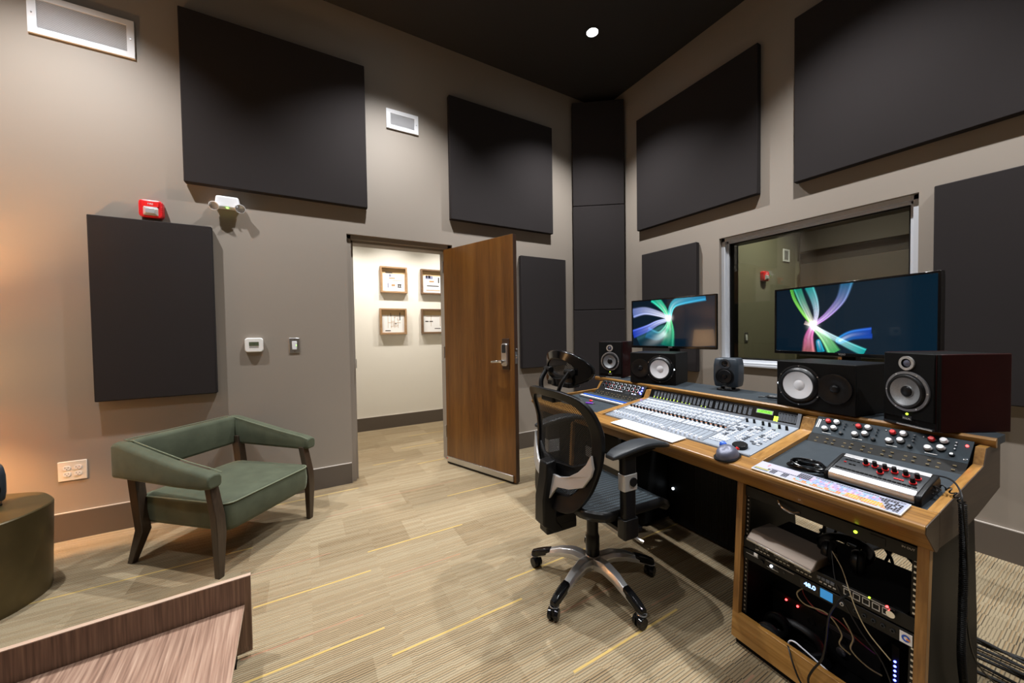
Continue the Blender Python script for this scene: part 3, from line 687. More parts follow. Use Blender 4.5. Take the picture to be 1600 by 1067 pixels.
# end panels and wing dividers
side = [(.125, .655), (.125, .7525), (.495, .8187), (.520, .872), (.560, .872), (.66, .872), (.665, .715), (.44, .672), (.30, .655)]
MB().prism(side, 'X', .892, UR).build('end_panel', 'oaky', desk, bevel=.001)
MB().prism([(.126, .655), (.126, .7525), (.495, .8185), (.520, .871), (.659, .871), (.664, .716), (.44, .673), (.30, .656)], 'X', UR, UR+.002).build('end_panel_face', 'oakdark', desk)
def skew(v): return -.965-(.515-v)*.54 if v < .515 else -.965
MB().prism(side, 'X', lambda q: skew(q[0])-.02, lambda q: skew(q[0])).build('end_panel', 'oaky', desk, bevel=.001)
div = [(.125, .66), (.125, .7535), (.495, .8195), (.520, .872), (.56, .872), (.56, .70)]
MB().prism(div, 'X', .402, .452).build('divider', 'oaky', desk, bevel=.0015)
MB().prism(div, 'X', lambda q: -.512+(.5-q[0])*-.09, lambda q: -.470+(.5-q[0])*-.07).build('divider', 'oaky', desk, bevel=.0015)
# wing surfaces, vented panels, body behind the gear
MB().prism([(.125, zs(.125)-.016), (.44, zs(.44)-.016), (.44, zs(.44)-.03), (.125, zs(.125)-.03)], 'X', .452, .892).build('wing_surface', 'slate', desk)
MB().prism([(.125, zs(.125)-.016), (.44, zs(.44)-.016), (.44, zs(.44)-.03), (.125, zs(.125)-.03)], 'X', lambda q: skew(q[0]), -.512).build('wing_surface', 'slate', desk)
for a, b_, nm in ((.456, .888, 'vented_panel'), (-.962, -.514, 'vented_panel')):
    m = MB(); m.prism([(.430, zs(.43)-.018), (.434, zs(.43)-.018), (.476, .818), (.472, .820)], 'X', a, b_, 0); vp = m.build(nm, 'vented', desk)
    m = MB()
    for i in range(14):
        u = a+.03+i*(b_-a-.06)/13
        for j, (vv, zz) in enumerate(((.440, .795), (.455, .806))): m.b(u+(.006 if i % 2 else 0)-.004, u+(.006 if i % 2 else 0)+.004, vv-.002, vv+.001, zz+(.003 if i % 3 else 0), zz+.0035+(.003 if i % 3 else 0))
    o = m.build('vent_slots', 'cablet', vp); o['kind'] = 'stuff'
MB().prism([(.556, .70), (.580, .868), (.66, .868), (.64, .70)], 'X', -.962, .888).build('riser_body', 'blackm', desk)
# rear shelf with an oak nose
def shelf_back(u): return .875 if -.6 < u < .45 else .665
m = MB(); m.prism([(-1.10, .575), (.925, .575), (.925, .665), (.62, .875), (-.62, .875), (-1.10, .68)], 'Z', .874, .9); m.build('rear_shelf', 'slate', desk, bevel=.001)
m = MB(); m.prism([(.560, .878), (.560, .893), (.567, .8995), (.577, .8995), (.577, .868), (.566, .868)], 'X', -1.10, .926); m.build('shelf_nose', 'oak', desk, bevel=.001)
# rack bays
def bay(u0, u1, lean=.04, full=True):
    def fx(z): return .060+lean*z/.65
    for a, b_ in ((u0, u0+.024), (u1-.024, u1)):
        m = MB(); m.prism([(.060, .03), (fx(.655), .655), (fx(.655)+.024, .655), (.084, .03)], 'X', a, b_); m.build('rack_stile', 'oakz', desk, bevel=.001)
    m = MB(); m.prism([(.058, .028), (.066, .128), (.086, .128), (.080, .028)], 'X', u0+.0, u1-.0); m.build('rack_base_rail', 'oak', desk, bevel=.001)
    for a, b_ in ((u0, u0+.018), (u1-.018, u1)):
        m = MB(); m.prism([(.082, .03), (.122, .655), (.46, .66), (.50, .33), (.52, .03)], 'X', a, b_); m.build('rack_side', 'blackgrain', desk)
    MB().b(u0+.018, u1-.018, .08, .5, .03, .045).build('rack_floor', 'blackm', desk)
    MB().b(u0+.01, u1-.01, .075, .5, 0, .03).build('plinth_or_shade', 'blackm', desk)
    for a in (u0+.026, u1-.040):
        m = MB(); m.prism([(.092, .13), (.124, .648), (.127, .648), (.095, .13)], 'X', a, a+.014, 0); rl = m.build('rack_rail', 'rackblk', desk)
        m = MB()
        for i in range(30):
            z = .14+i*.0168; v = .0918+(z-.13)*.0618; m.b(a+.0045, a+.0095, v-.0012, v, z, z+.006)
        o = m.build('rail_holes', 'alu', rl); o['kind'] = 'stuff'
bay(.371, .905); bay(-1.235, -.77)
MB().b(-1.235+.02, -.79, .10, .50, .645, .66).build('rack_top', 'blackm', desk); MB().b(.391, .885, .12, .50, .648, .66).build('rack_top', 'blackm', desk)

def slope_at(t, u, v, lift=0):
    t.rotation_euler = (0, 0, 0)
    t.matrix_world = Matrix.Translation(D(u, v, zs(v)+lift)) @ Matrix.Rotation(DA, 4, 'Z') @ Matrix.Rotation(SL, 4, 'X')
def sthing(name, label, cat, u, v, lift=0, a=0, group=None):
    t = bpy.data.objects.new(name, None); COL.objects.link(t)
    M_ = Matrix.Translation(D(u, v, zs(v)+lift)) @ Matrix.Rotation(DA, 4, 'Z') @ Matrix.Rotation(SL, 4, 'X') @ Matrix.Rotation(a, 4, 'Z')
    t.location = M_.to_translation(); t.rotation_euler = M_.to_euler(); return tag(t, label, cat, group)

# ---------------------------------------------------------------- the console
con = sthing('mixing_console', 'pale grey mixing console full of faders, buttons and level meters', 'mixing console', -.466, .127)
CW, CD = .866, .374        # width, depth on the slope
def tape(q): return 0
m = MB(); m.b(0, CW, 0, CD, -.03, .004, 0); m.build('chassis', 'console', con, bevel=.002)
m = MB(); m.b(.001, CW-.001, .0005, .012, .004, .006); m.b(.64, .648, .012, CD, .004, .006); m.b(.0, .01, .012, CD, .004, .006)
for x in (.216, .43): m.b(x, x+.004, .012, CD-.03, .004, .0055)
m.b(0, .645, .135, .141, .004, .0055); m.b(0, .645, .245, .25, .004, .0055)
m.build('panel_seams', 'consoledk', con)
slot = MB(); ledrow = MB(); btn_stuff = MB(); rnd = random.Random(5)
chx = [.014+.026*i+(.004 if i > 7 else 0)+(.004 if i > 15 else 0) for i in range(24)]
for x in chx: slot.b(x+.0105, x+.0135, .014, .125, .004, .0046)
slot.build('fader_slots', 'btng', con)['kind'] = 'stuff'
fc = None; low = {15: .022, 16: .04}
for i, x in enumerate(chx):
    y = low.get(i, .055-.0013*i if i > 7 else .060)
    if fc is None:
        mm = MB(); mm.add([(-.007, -.011, .004), (.007, -.011, .004), (.007, .011, .004), (-.007, .011, .004), (-.006, -.009, .016), (.006, -.009, .016), (.006, .009, .016), (-.006, .009, .016)], [(0, 1, 5, 4), (1, 2, 6, 5), (2, 3, 7, 6), (3, 0, 4, 7), (4, 5, 6, 7)], 0)
        mm.b(-.006, .006, -.001, .001, .0135, .017, 1); fc = mm.build('fader_cap', ['btn', 'black'], con, loc=(x+.012, y, 0)); 
    else:
        c_ = fc.copy(); COL.objects.link(c_); c_.location = (x+.012, y, 0)
kn = None
for i, x in enumerate(chx):
    if kn is None:
        mm = MB(); mm.cyl((0, 0, .004), (0, 0, .018), .0065, .0055, 14, 0); mm.b(-.009, .009, .010, .014, .004, .0052, 1); kn = mm.build('encoder_knob', ['black', 'orange'], con, loc=(x+.012, .195, 0))
    else:
        c_ = kn.copy(); COL.objects.link(c_); c_.location = (x+.012, .195, 0)
for i, x in enumerate(chx):
    for y in (.146, .158, .170, .182): btn_stuff.b(x+.004, x+.0115, y-.0035, y+.0035, .004, .0068, 0); btn_stuff.b(x+.0135, x+.021, y-.0035, y+.0035, .004, .0068, 0)
    btn_stuff.b(x+.005, x+.020, .211, .217, .004, .0068, 1)
    for y in (.225, .236): btn_stuff.b(x+.004, x+.011, y-.003, y+.003, .004, .0065, 1); btn_stuff.b(x+.0135, x+.0205, y-.003, y+.003, .004, .0065, 0)
    for y in (.262, .276, .303, .316): btn_stuff.b(x+.004, x+.021, y-.0028, y+.0028, .004, .0066, 0)
    for y in (.269, .289): btn_stuff.b(x+.006, x+.019, y-.0015, y+.0015, .004, .0055, 1)
    for y in (.018, .130): btn_stuff.b(x+.004, x+.008, y, y+.003, .004, .005, 1)
    btn_stuff.b(x+.003, x+.019, .338, .354, .004, .0095, 0)
o = btn_stuff.build('channel_buttons', ['btn', 'btng'], con, flat=True); o['kind'] = 'stuff'
b1 = MB().b(-.0065, .0065, -.004, .004, .004, .009).build('button', 'btn', con, bevel=.0008, loc=(.665, .118, 0))
b2 = MB().b(-.0065, .0065, -.004, .004, .004, .009).build('button', 'btng', con, bevel=.0008, loc=(.68, .118, 0))
locs1, locs2 = [], []
for j in range(13):
    for i in range(11):
        x = .664+i*.0175; y = .112+j*.0165
        if y > .30 or x > .855 or (i in (3, 7)): continue
        if rnd.random() < .12: continue
        (locs2 if rnd.random() < .3 else locs1).append((x, y, 0))
part_copies(b1, locs1[:62]); part_copies(b2, locs2[:30])
mm = MB()
for i in range(8): mm.b(.655+i*.010, .662+i*.010, .05+.0*i, .056, .004, .009)
for j in range(3):
    for i in range(5): mm.b(.66+i*.014, .671+i*.014, .068+j*.013, .076+j*.013, .004, .009)
mm.build('transport_keys', 'btn', con, flat=True)['kind'] = 'stuff'
m = MB(); m.lathe([(.029, .004), (.029, .018), (.026, .021), (0, .021)], 32); m.build('jog_wheel', 'black', con, loc=(.800, .052, 0))
kk = MB().cyl((0, 0, .004), (0, 0, .022), .006, .005, 14).build('monitor_knob', 'black', con, loc=(.668, .325, 0)); part_copies(kk, [(.70, .328, 0), (.742, .325, 0), (.77, .325, 0), (.812, .325, 0), (.842, .325, 0)])
# meter bridge rising behind the work surface
mb = MB(); mb.T = Matrix.Translation((0, CD+.002, .002)) @ Matrix.Rotation(R(68)-SL, 4, 'X'); T0 = mb.T.copy()
mb.b(.0, CW, 0, .066, -.012, 0, 0); mbr = mb.build('meter_bridge', 'blackg', con)
mb = MB(T0); mb.b(0, CW, -.004, .010, -.002, .006); mb.b(CW-.014, CW, .01, .064, -.002, .004); mb.build('bridge_trim', 'consoledk', mbr)
ml = MB(T0); ml2 = MB(T0)
def meter(x, k):
    ml.b(x, x+.0012, .018, .055, 0, .0008); ml.b(x+.013, x+.0142, .018, .055, 0, .0008); ml.b(x, x+.0142, .054, .0552, 0, .0008)
    ml.b(x+.003, x+.006, .016, .05, 0, .0004); ml.b(x+.0085, x+.011, .016, .05, 0, .0004)
    if k: ml2.b(x+.0035, x+.0058, .012, .014+.003*k, 0, .0012)
pat = [3, 2, 3, 2, 2, 1, 3, 2, 1, 1, 1, 0, 0, 1, 1, 0, 0, 0, 0, 0, 0, 0, 0, 0]
for i in range(24): meter(.034+.0255*i+(.008 if i > 7 else 0)+(.008 if i > 15 else 0), pat[i])
for i in range(7): meter(.772+i*.0125, 0)
o = ml.build('meter_outlines', 'consoledk', mbr, flat=True); o['kind'] = 'stuff'
o = ml2.build('meter_lights', 'ledlime', mbr, flat=True); o['kind'] = 'stuff'
mb = MB(T0); mb.b(.673, .749, .036, .056, 0, .002, 0); mb.b(.678, .745, .039, .053, .0015, .0026, 1); mb.build('display', ['silver', 'lcdg'], mbr)
text('1:27:77:22', .013, T0 @ Matrix.Translation((.711, .046, .003)), 'blackm', mbr)
mb = MB(T0); mb.b(.757, .764, .010, .034, 0, .002); mb.build('level_light', 'ledlime', mbr); mb = MB(T0); mb.b(.767, .774, .010, .034, 0, .002); mb.build('level_light', 'ledlime', mbr)

# ---------------------------------------------------------------- things on the console
t = sthing('paper_sheet', 'blank white sheet lying on the front of the mixing console', 'paper', -.105, .080, .0065, R(-.5)); 
MB().prism([(-.218, -.038), (.208, -.040), (.222, .040), (-.196, .046)], 'Z', 0, .0035).build('board', 'paper', t)
# trackball mouse
t = sthing('trackball_mouse', 'grey trackball mouse with a blue ball on the oak front rail', 'mouse', .345, .075, .002, R(8))
m = MB(); prof = []
n = 20; vs = []
for k in range(9):
    q = k/8; z = .044*math.sin(q*PI/2); sc = math.cos(q*PI/2)**.55
    for i in range(n):
        a = 2*PI*i/n; vs.append((.040*math.cos(a)*sc*(1+.12*math.sin(a)), .052*math.sin(a)*sc-.010*q, z+.001+.006*q*math.sin(a)))
m.add(vs, [(k*n+i, k*n+(i+1) % n, (k+1)*n+(i+1) % n, (k+1)*n+i) for k in range(8) for i in range(n)]+[tuple(range(n))[::-1]]); m.build('body', 'bluegrey', t)
MB().prism(rrect(.086, .108, .038, 6), 'Z', 0, .006).build('base', 'black', t)
MB().sph((-.030, .036, .032), .015, 16).build('ball', 'blue', t)
MB().cyl((.018, .046, .02), (.022, .050, .026), .007, n=10).build('scroll_button', 'knobred', t)

# keyboard shortcut overlay
def kbfn(s_, t_): return tuple(c_**1.8*.62 for c_ in kbfn0(s_, t_))
def kbfn0(s_, t_):
    r2 = random.Random(int(s_*64)*31+int(t_*7)*977); j = int(t_*7); i = int(s_*64)
    if t_ < .07 or t_ > .93 or s_ < .008 or s_ > .985: return (.72, .74, .84)
    if (s_*64) % 1 < .12 or (t_*7) % 1 < .14: return (.75, .75, .85)
    if s_ < .13: return ((.65, .62, .02) if j in (1,) else (.02, .02, .03) if (j == 0 or s_ > .11 and j < 3) else (.8, .5, .55) if j in (4, 5) and i == 5 else (.78, .76, .82))
    if s_ < .33 and t_ > .5: return (.78, .75, .85)
    if s_ < .33: return (.03, .03, .04) if (i//3) % 2 or j == 3 else (.75, .75, .8)
    if s_ > .93-(t_*.10): return (.03, .03, .04) if r2.random() < .8 else (.6, .65, .75)
    if t_ > .84: return (.03, .03, .04) if (i % 9) else (.7, .7, .8)
    if s_ < .42 and t_ > .45: return (.03, .03, .05)
    if j == 0: return (.85, .48, .02) if (i % 7) else (.8, .78, .6)
    if s_ > .68 and j in (1, 2): return (.88, .68, .05) if r2.random() < .8 else (.8, .5, .1)
    if j == 1: return (.85, .5, .03) if i % 5 < 2 else (.55, .75, .75)
    return [(.80, .50, .62), (.50, .60, .85), (.66, .58, .86), (.82, .72, .84), (.55, .72, .86)][r2.randrange(5)]
t = sthing('keyboard', 'white keyboard with coloured shortcut keys on the right of the oak rail', 'keyboard', .460, .040, .0025)
m = MB(); m.b(0, .405, 0, .076, .0005, .006); m.build('base', 'whitep', t, bevel=.0018)
me = painted_grid(512, 84, lambda s_, t_: (.002+.401*s_, .002+.072*t_, .0064), kbfn); painted_obj('key_field', me, painted('printed_keys', .4), t)

# ---------------------------------------------------------------- right wing: four channel preamp, controller, cord
def gear(name, label, cat, u, w_, face='steelpanel', h_=.088, v=.472, z=.820, tilt=47):
    t = bpy.data.objects.new(name, None); COL.objects.link(t)
    M_ = Matrix.Translation(D(u, v, z)) @ Matrix.Rotation(DA, 4, 'Z') @ Matrix.Rotation(R(tilt), 4, 'X')
    t.location = M_.to_translation(); t.rotation_euler = M_.to_euler(); tag(t, label, cat)
    MB().b(0, w_, 0, h_, -.004, 0).build('face_plate', face, t, bevel=.001)
    MB().b(.006, w_-.006, .002, h_-.004, -.018, -.004).build('case', 'blackm', t)
    return t
pre = gear('preamplifier', 'blue-grey rack preamplifier with red and white knobs under the right speakers', 'preamplifier', .456, .432)
def knob(p, x, y, r, h, mt, z0=0, name='knob', skirt=None, n=18):
    m = MB(); m.lathe([(r, z0), (r, z0+h*.8), (r*.8, z0+h), (0, z0+h)], n, 0)
    if skirt: m.lathe([(r*1.3, z0), (r*1.25, z0+.004), (r, z0+.005)], n, 1)
    return m.build(name, [mt, skirt or mt], p, loc=(x, y, 0))
for k in range(4):
    x = .020+k*.099
    knob(pre, x+.024, .066, .0085, .016, 'knobred', skirt='black'); knob(pre, x+.052, .068, .0095, .016, 'white', skirt='black')
    knob(pre, x+.022, .028, .0095, .016, 'white', skirt='black'); knob(pre, x+.050, .038, .0095, .016, 'white', skirt='black')
    knob(pre, x+.077, .022, .0055, .010, 'chrome', name='button', skirt='black')
    for yy in (.045, .058, .070): knob(pre, x+.080, yy, .003, .007, 'chrome', name='toggle_switch', n=8)
    knob(pre, x+.003, .074, .0035, .002, 'chrome', name='screw', n=8)
    m = MB(); m.b(x+.016, x+.046, .0105, .0125, 0, .0004); m.build('scale_mark', 'silver', pre, flat=True)
knob(pre, .420, .066, .0035, .004, 'ledr', name='power_light')
for x in (.007, .013):
    m = MB()
    for i in range(7): m.b(x, x+.0035, .032+i*.006, .0368+i*.006, 0, .0004)
    m.build('scale_mark', 'silver', pre, flat=True)['kind'] = 'stuff'
knob(pre, .424, .014, .004, .002, 'chrome', name='screw', n=8)
# left wing gear
lg = gear('channel_strip_rack', 'black rack unit crowded with pale blue ringed knobs under the left speakers', 'preamplifier', -.958, .44, 'rackblk', .100, .470, .812, 50)
rng = random.Random(9)
for j, (yy, rr_) in enumerate(((.080, .0085), (.052, .0095))):
    for i in range(9):
        x = .035+i*.043
        o = MB(); o.lathe([(rr_, 0), (rr_*.9, .011), (0, .011)], 14, 0); o.lathe([(rr_*1.45, .0), (rr_*1.45, .0012), (rr_*1.1, .0012)], 14, 1); o.b(-.0012, .0012, 0, rr_*.9, .010, .0118, 1)
        o.build('knob', ['black', 'btn'] if i > 1 else ['black', 'btng'], lg, loc=(x, yy, 0))
        if rng.random() < .5: MB().b(x+.013, x+.018, yy-.012, yy-.007, 0, .002).build('mark_light', 'knobred', lg)
for i in range(9):
    knob(lg, .085+i*.021, .022, .005, .009, 'btn', name='small_knob', n=10)
MB().b(.285, .335, .010, .034, 0, .003).build('meter_window', 'dgrey', lg)
for i in range(2): knob(lg, .36+i*.025, .02, .006, .01, 'btn', name='small_knob', n=10)
for x, y in ((.415, .082), (.421, .060), (.412, .045), (.424, .036)): knob(lg, x, y, .0055, .004, 'ledb', name='blue_light')
# small things in the left wing
t = sthing('patch_strip', 'silver and blue strip lying across the left wing of the desk', 'strip', -.99, .33, -.0155)
MB().b(0, .46, .0, .018, 0, .012).build('silver_edge', 'winalu', t); MB().b(0, .46, .030, .044, 0, .012).build('blue_edge', 'blue', t); MB().b(0, .46, -.01, .055, 0, .004).build('base', 'dgrey', t)
for i, (u, v, a, k, l_, lb) in enumerate(((-.80, .235, 20, 'purple', .06, 'purple pen lying on the left wing near the console'), (-.745, .19, -15, 'knobred', .05, 'red pen lying against the divider of the left wing'), (-.86, .20, 40, 'purple', .03, 'small purple drive on the left wing'),
                            (-.90, .15, 70, 'blue', .035, 'small blue drive on the left wing'), (-.93, .25, 10, 'white', .04, 'small white drive at the back of the left wing'), (-.82, .29, -10, 'knobred', .03, 'short red drive at the back of the left wing'), (-.80, .165, 60, 'knobred', .025, 'short red pen cap at the front of the left wing'))):
    t = sthing('pen' if 'pen' in lb else 'flash_drive', lb, 'pen' if 'pen' in lb else 'flash drive', u, v, -.0155, R(a))
    MB().b(0, l_, -.007, .007, 0, .009).build('body', k, t, bevel=.002); MB().b(l_, l_+.012, -.005, .005, .001, .007).build('tip', 'alu', t)
# controller box
cb = sthing('remote_controller', 'long black controller with silver edges and red ringed knobs on the right wing', 'controller', .640, .165, -.0155, R(-2))
W_, Dp = .225, .132
def cz(y): return .030+.16*y
pr = [(0, .004), (0, .020), (.006, .028), (.026, cz(.026)), (.108, cz(.108)), (.126, cz(.126)), (.132, .038), (.132, .004)]
MB().prism([(.004, .004), (.004, .024), (.026, cz(.026)-.001), (.108, cz(.108)-.001), (.128, .044), (.128, .004)], 'X', .006, W_-.006).build('case', 'dgrey', cb)
MB().prism([(0, .004), (0, .020), (.005, .029), (.026, cz(.026)+.001), (.026, .01)], 'X', .006, W_-.006).build('front_edge', 'alu', cb, bevel=.002)
MB().prism([(.110, .02), (.110, cz(.110)+.001), (.128, cz(.128)+.001), (.132, .04), (.132, .02)], 'X', .006, W_-.006).build('rear_edge', 'alu', cb, bevel=.001)
for a, b_ in ((-.006, .006), (W_-.006, W_+.008)): MB().prism([(-.002, .0), (-.002, .020), (.006, .031), (.06, cz(.06)+.003), (.127, cz(.127)+.001), (.136, .036), (.136, 0)], 'X', a, b_).build('end_cheek', 'black', cb, bevel=.004, seg=3)
def kb(x, y): 
    m = MB(); m.T = Matrix.Translation((x, y, cz(y))) @ Matrix.Rotation(math.atan(.16), 4, 'X')
    m.cyl((0, 0, 0), (0, 0, .004), .0085, n=18, m=1); m.cyl((0, 0, .004), (0, 0, .020), .0065, .0055, 18, 0); m.build('knob', ['black', 'knobred'], cb)
for x, y in ((.075, .092), (.098, .092), (.124, .09), (.120, .066), (.147, .088), (.174, .086), (.200, .084), (.198, .058)): kb(x, y)
m = MB(); m.T = Matrix.Translation((0, 0, .0302)) @ Matrix.Rotation(math.atan(.16), 4, 'X')
for i in range(4): m.b(.018+i*.0105, .026+i*.0105, .094, .097, 0, .0015)
for i in range(2): m.b(.036+i*.0105, .044+i*.0105, .072, .075, 0, .0015)
for i in range(18): m.b(.012+i*.0112, .021+i*.0112, .038, .043, 0, .0015)
m.build('keys', 'blackm', cb)['kind'] = 'stuff'
m = MB(); m.T = Matrix.Translation((0, 0, .0306)) @ Matrix.Rotation(math.atan(.16), 4, 'X')
for i in range(4): m.b(.155+i*.006, .1595+i*.006, .056, .061, 0, .0015)
m.build('red_marks', 'knobred', cb)['kind'] = 'stuff'
MB().b(.021, .027, .076, .079, .042, .0445).build('power_button', 'knobred', cb)
def cable(name, label, pts, r=.003, m='rubber', cat='cable', k=6, grp=None, world=False, n=6):
    P = [D(*p) if not world else Vector(p) for p in pts]
    o = MB().tube(smooth(P, k), r, n).build(name, m); return tag(o, label, cat, grp)
def onw(u, v, h=0): return (u, v, zs(v)-.0155+h)
# bundled cord on the right wing
t = bpy.data.objects.new('cord_bundle', None)
P = []
rc = random.Random(4)
for i in range(7):
    q = i/7; P += [onw(.565+.050*math.cos(a)*(.9+.2*rc.random())+.004*i, .185+.032*math.sin(a)*(.7+.5*rc.random()), .006+.005*(i % 4)+.006*math.sin(a*2+i)**2) for a in (0, 1.25, 2.5, 3.75, 5.0)]
bpy.data.objects.remove(t)
cable('cord_bundle', 'bundled glossy black cord lying on the right wing of the desk', P, .0032, 'blackg', 'cable', 6)
# coiled cord from the controller, over the desk end and down
def coil(path, rad, pitch, wr, per=10):
    pts = smooth(path, 12); out = []; acc = 0; prev = None
    L_ = [0]
    for i in range(1, len(pts)): L_.append(L_[-1]+(pts[i]-pts[i-1]).length)
    tot = L_[-1]; n = int(tot/pitch*per); j = 0; a_ = None
    for k in range(n+1):
        s = tot*k/n
        while j < len(pts)-2 and L_[j+1] < s: j += 1
        t_ = (pts[j+1]-pts[j]).normalized(); p = pts[j]+(pts[j+1]-pts[j])*((s-L_[j])/max(1e-6, L_[j+1]-L_[j]))
        if a_ is None: a_ = t_.orthogonal().normalized()
        a_ = (a_-t_*a_.dot(t_)).normalized(); c_ = t_.cross(a_); th = 2*PI*k/per
        out.append(p+(a_*math.cos(th)+c_*math.sin(th))*rad)
    return out
pa = [D(*onw(.866, .225, .012)), D(.885, .232, .79), D(.905, .242, .790), D(.932, .232, .765)]
pb = [D(.932, .232, .765), D(.937, .225, .62), D(.937, .22, .45), D(.938, .215, .33), D(.937, .25, .22), D(.936, .29, .17)]
m = MB(); m.tube(coil(pa, .0065, .013, .002), .0019, 5); m.tube(coil(pb, .0075, .0055, .002, 8), .0022, 5)
m.tube(smooth([D(.936, .29, .17), D(.935, .26, .14), D(.925, .16, .11), D(.915, .075, .10), D(.895, .045, .13), D(.86, .05, .20), D(.82, .075, .27), D(.76, .085, .33), D(.70, .10, .42), D(.66, .16, .50)], 8), .0022, 6)
tag(m.build('coiled_cord', 'rubber'), 'black coiled cord hanging over the right end of the desk', 'cable')
cable('controller_cable', 'thin black cable curving from the controller over the desk end', [onw(.80, .297, .03), onw(.84, .30, .035), (.895, .27, .815), (.925, .235, .80), (.94, .20, .76), (.945, .22, .60), (.942, .24, .42), (.95, .30, .28), (.99, .42, .16), (1.03, .55, .05), (1.10, .62, .006)], .0024)

# ================================================================ loudspeakers on the shelf
ZS = .9
def ringF(m, x, z, prof, n=36, ms=None, mi=None):
    m2 = Matrix.Translation((x, 0, z)); old = m.T; m.T = old @ m2; m.lathe(prof, n, mi, None, 'F', ms); m.T = old
def screws(p, x, z, r, n, a0=0, y=.004):
    for i in range(n):
        a = a0+2*PI*i/n; MB().cyl((x+r*math.cos(a), -y+.002, z+r*math.sin(a)), (x+r*math.cos(a), -y-.0015, z+r*math.sin(a)), .0028, n=8).build('screw', 'alu', p)
def focal(label, u, v, a, w_=.192, h_=.272, d_=.245):
    t = dthing('studio_monitor', label, 'loudspeaker', u, v, ZS, a, None)
    MB().b(-w_/2+.004, w_/2-.004, .003, d_, .004, h_-.001).build('cabinet', 'blackgrain', t, bevel=.002)
    for s in (-1, 1):
        m = MB(); m.prism([(s*(w_/2-.012), .0), (s*w_/2, .018), (s*w_/2, d_), (s*(w_/2-.012), d_)], 'Z', 0.0, h_); m.build('side_cheek', 'maroon', t, bevel=.003)
    MB().b(-w_/2+.012, w_/2-.012, -.004, .003, .03, h_-.002).build('baffle', 'blackm', t, bevel=.0015)
    MB().b(-w_/2+.012, w_/2-.012, .006, .02, .008, .03).build('port', 'blackg', t)
    MB().b(-w_/2+.012, w_/2-.012, -.006, .02, .0, .008).build('foot_bar', 'dgrey', t, bevel=.001)
    MB().b(-.035, w_/2-.014, -.0068, -.006, .002, .0065).build('foot_strip', 'silver', t)
    m = MB(); ringF(m, -.002, .234, [(.026, .004), (.026, .009), (.017, .009), (.016, .005), (.012, .006), (.006, .010), (0, .011)], 32, [0, 0, 1, 1, 2, 2]); m.build('tweeter', ['silver', 'blackg', 'bluegrey'], t)
    screws(t, -.002, .234, .0215, 4, PI/4, .008)
    wo = MB(); ringF(wo, 0, .130, [(.074, .004), (.074, .009), (.065, .010), (.063, .008), (.060, .018), (.054, .019), (.051, .016), (.022, .005), (.020, .009), (.012, .013), (0, .014)], 44, [0, 0, 1, 2, 2, 2, 3, 3, 1, 1]); wo.build('woofer', ['ringg', 'black', 'rubber', 'coneg', 'rubber'], t)
    screws(t, 0, .130, .0695, 6, 0, .009)
    MB().cyl((0, -.004, .046), (0, -.0065, .046), .004, n=12).build('power_light', 'ledlime', t)
    MB().b(-.016, .016, -.0055, -.004, .012+.012, .040).build('badge', 'dgrey', t)
    text('FOCAL', .0085, TF(0, -.0058, .029), 'silver', t, bold=.0003)
    return t
focal('large black studio monitor with a dark red side at the right end of the shelf', .731, .538, R(-26), .192, .272, .25)
focal('black studio monitor with a silver ringed woofer at the left end of the shelf', -.957, .60, R(27), .20, .285, .22)
def yam(label, u, v, a, mirror=1, w_=.312, h_=.214, d_=.26):
    t = dthing('studio_monitor', label, 'loudspeaker', u, v, ZS, a)
    MB().b(-w_/2, w_/2, 0, d_, 0, h_).build('cabinet', 'blackgrain', t, bevel=.004, seg=3)
    x = -.055*mirror; z = h_/2
    m = MB(); ringF(m, x, z, [(.092, .001), (.092, .005), (.084, .007), (.082, .004), (.078, .014), (.070, .020), (.064, .018), (.063, .014)], 48); m.build('surround', 'rubber', t)
    m = MB(); ringF(m, x, z, [(.0635, .014), (.0625, .016), (.023, .002), (.0215, .004), (.014, .009), (0, .011)], 48); m.build('cone', 'conew', t)
    screws(t, x, z, .088, 6, PI/2, .006)
    x2 = .082*mirror
    m = MB(); ringF(m, x2, z, [(.064, .001), (.064, .008), (.058, .009), (.032, .003), (.018, .0015), (.016, .007), (.010, .011), (0, .012)], 36); m.build('tweeter_horn', 'black', t)
    screws(t, x2, z, .055, 4, PI/4, .004)
    MB().cyl((-(w_/2-.012)*mirror, -.0005, z), (-(w_/2-.012)*mirror, -.003, z), .0058, n=14).build('power_light', 'ledw', t)
    return t
yam('black monitor lying on its side with a white cone, below the right television', .424, .556, R(-5), 1)
yam('black monitor lying on its side with a white cone, below the left television', -.533, .598, R(22), -1)
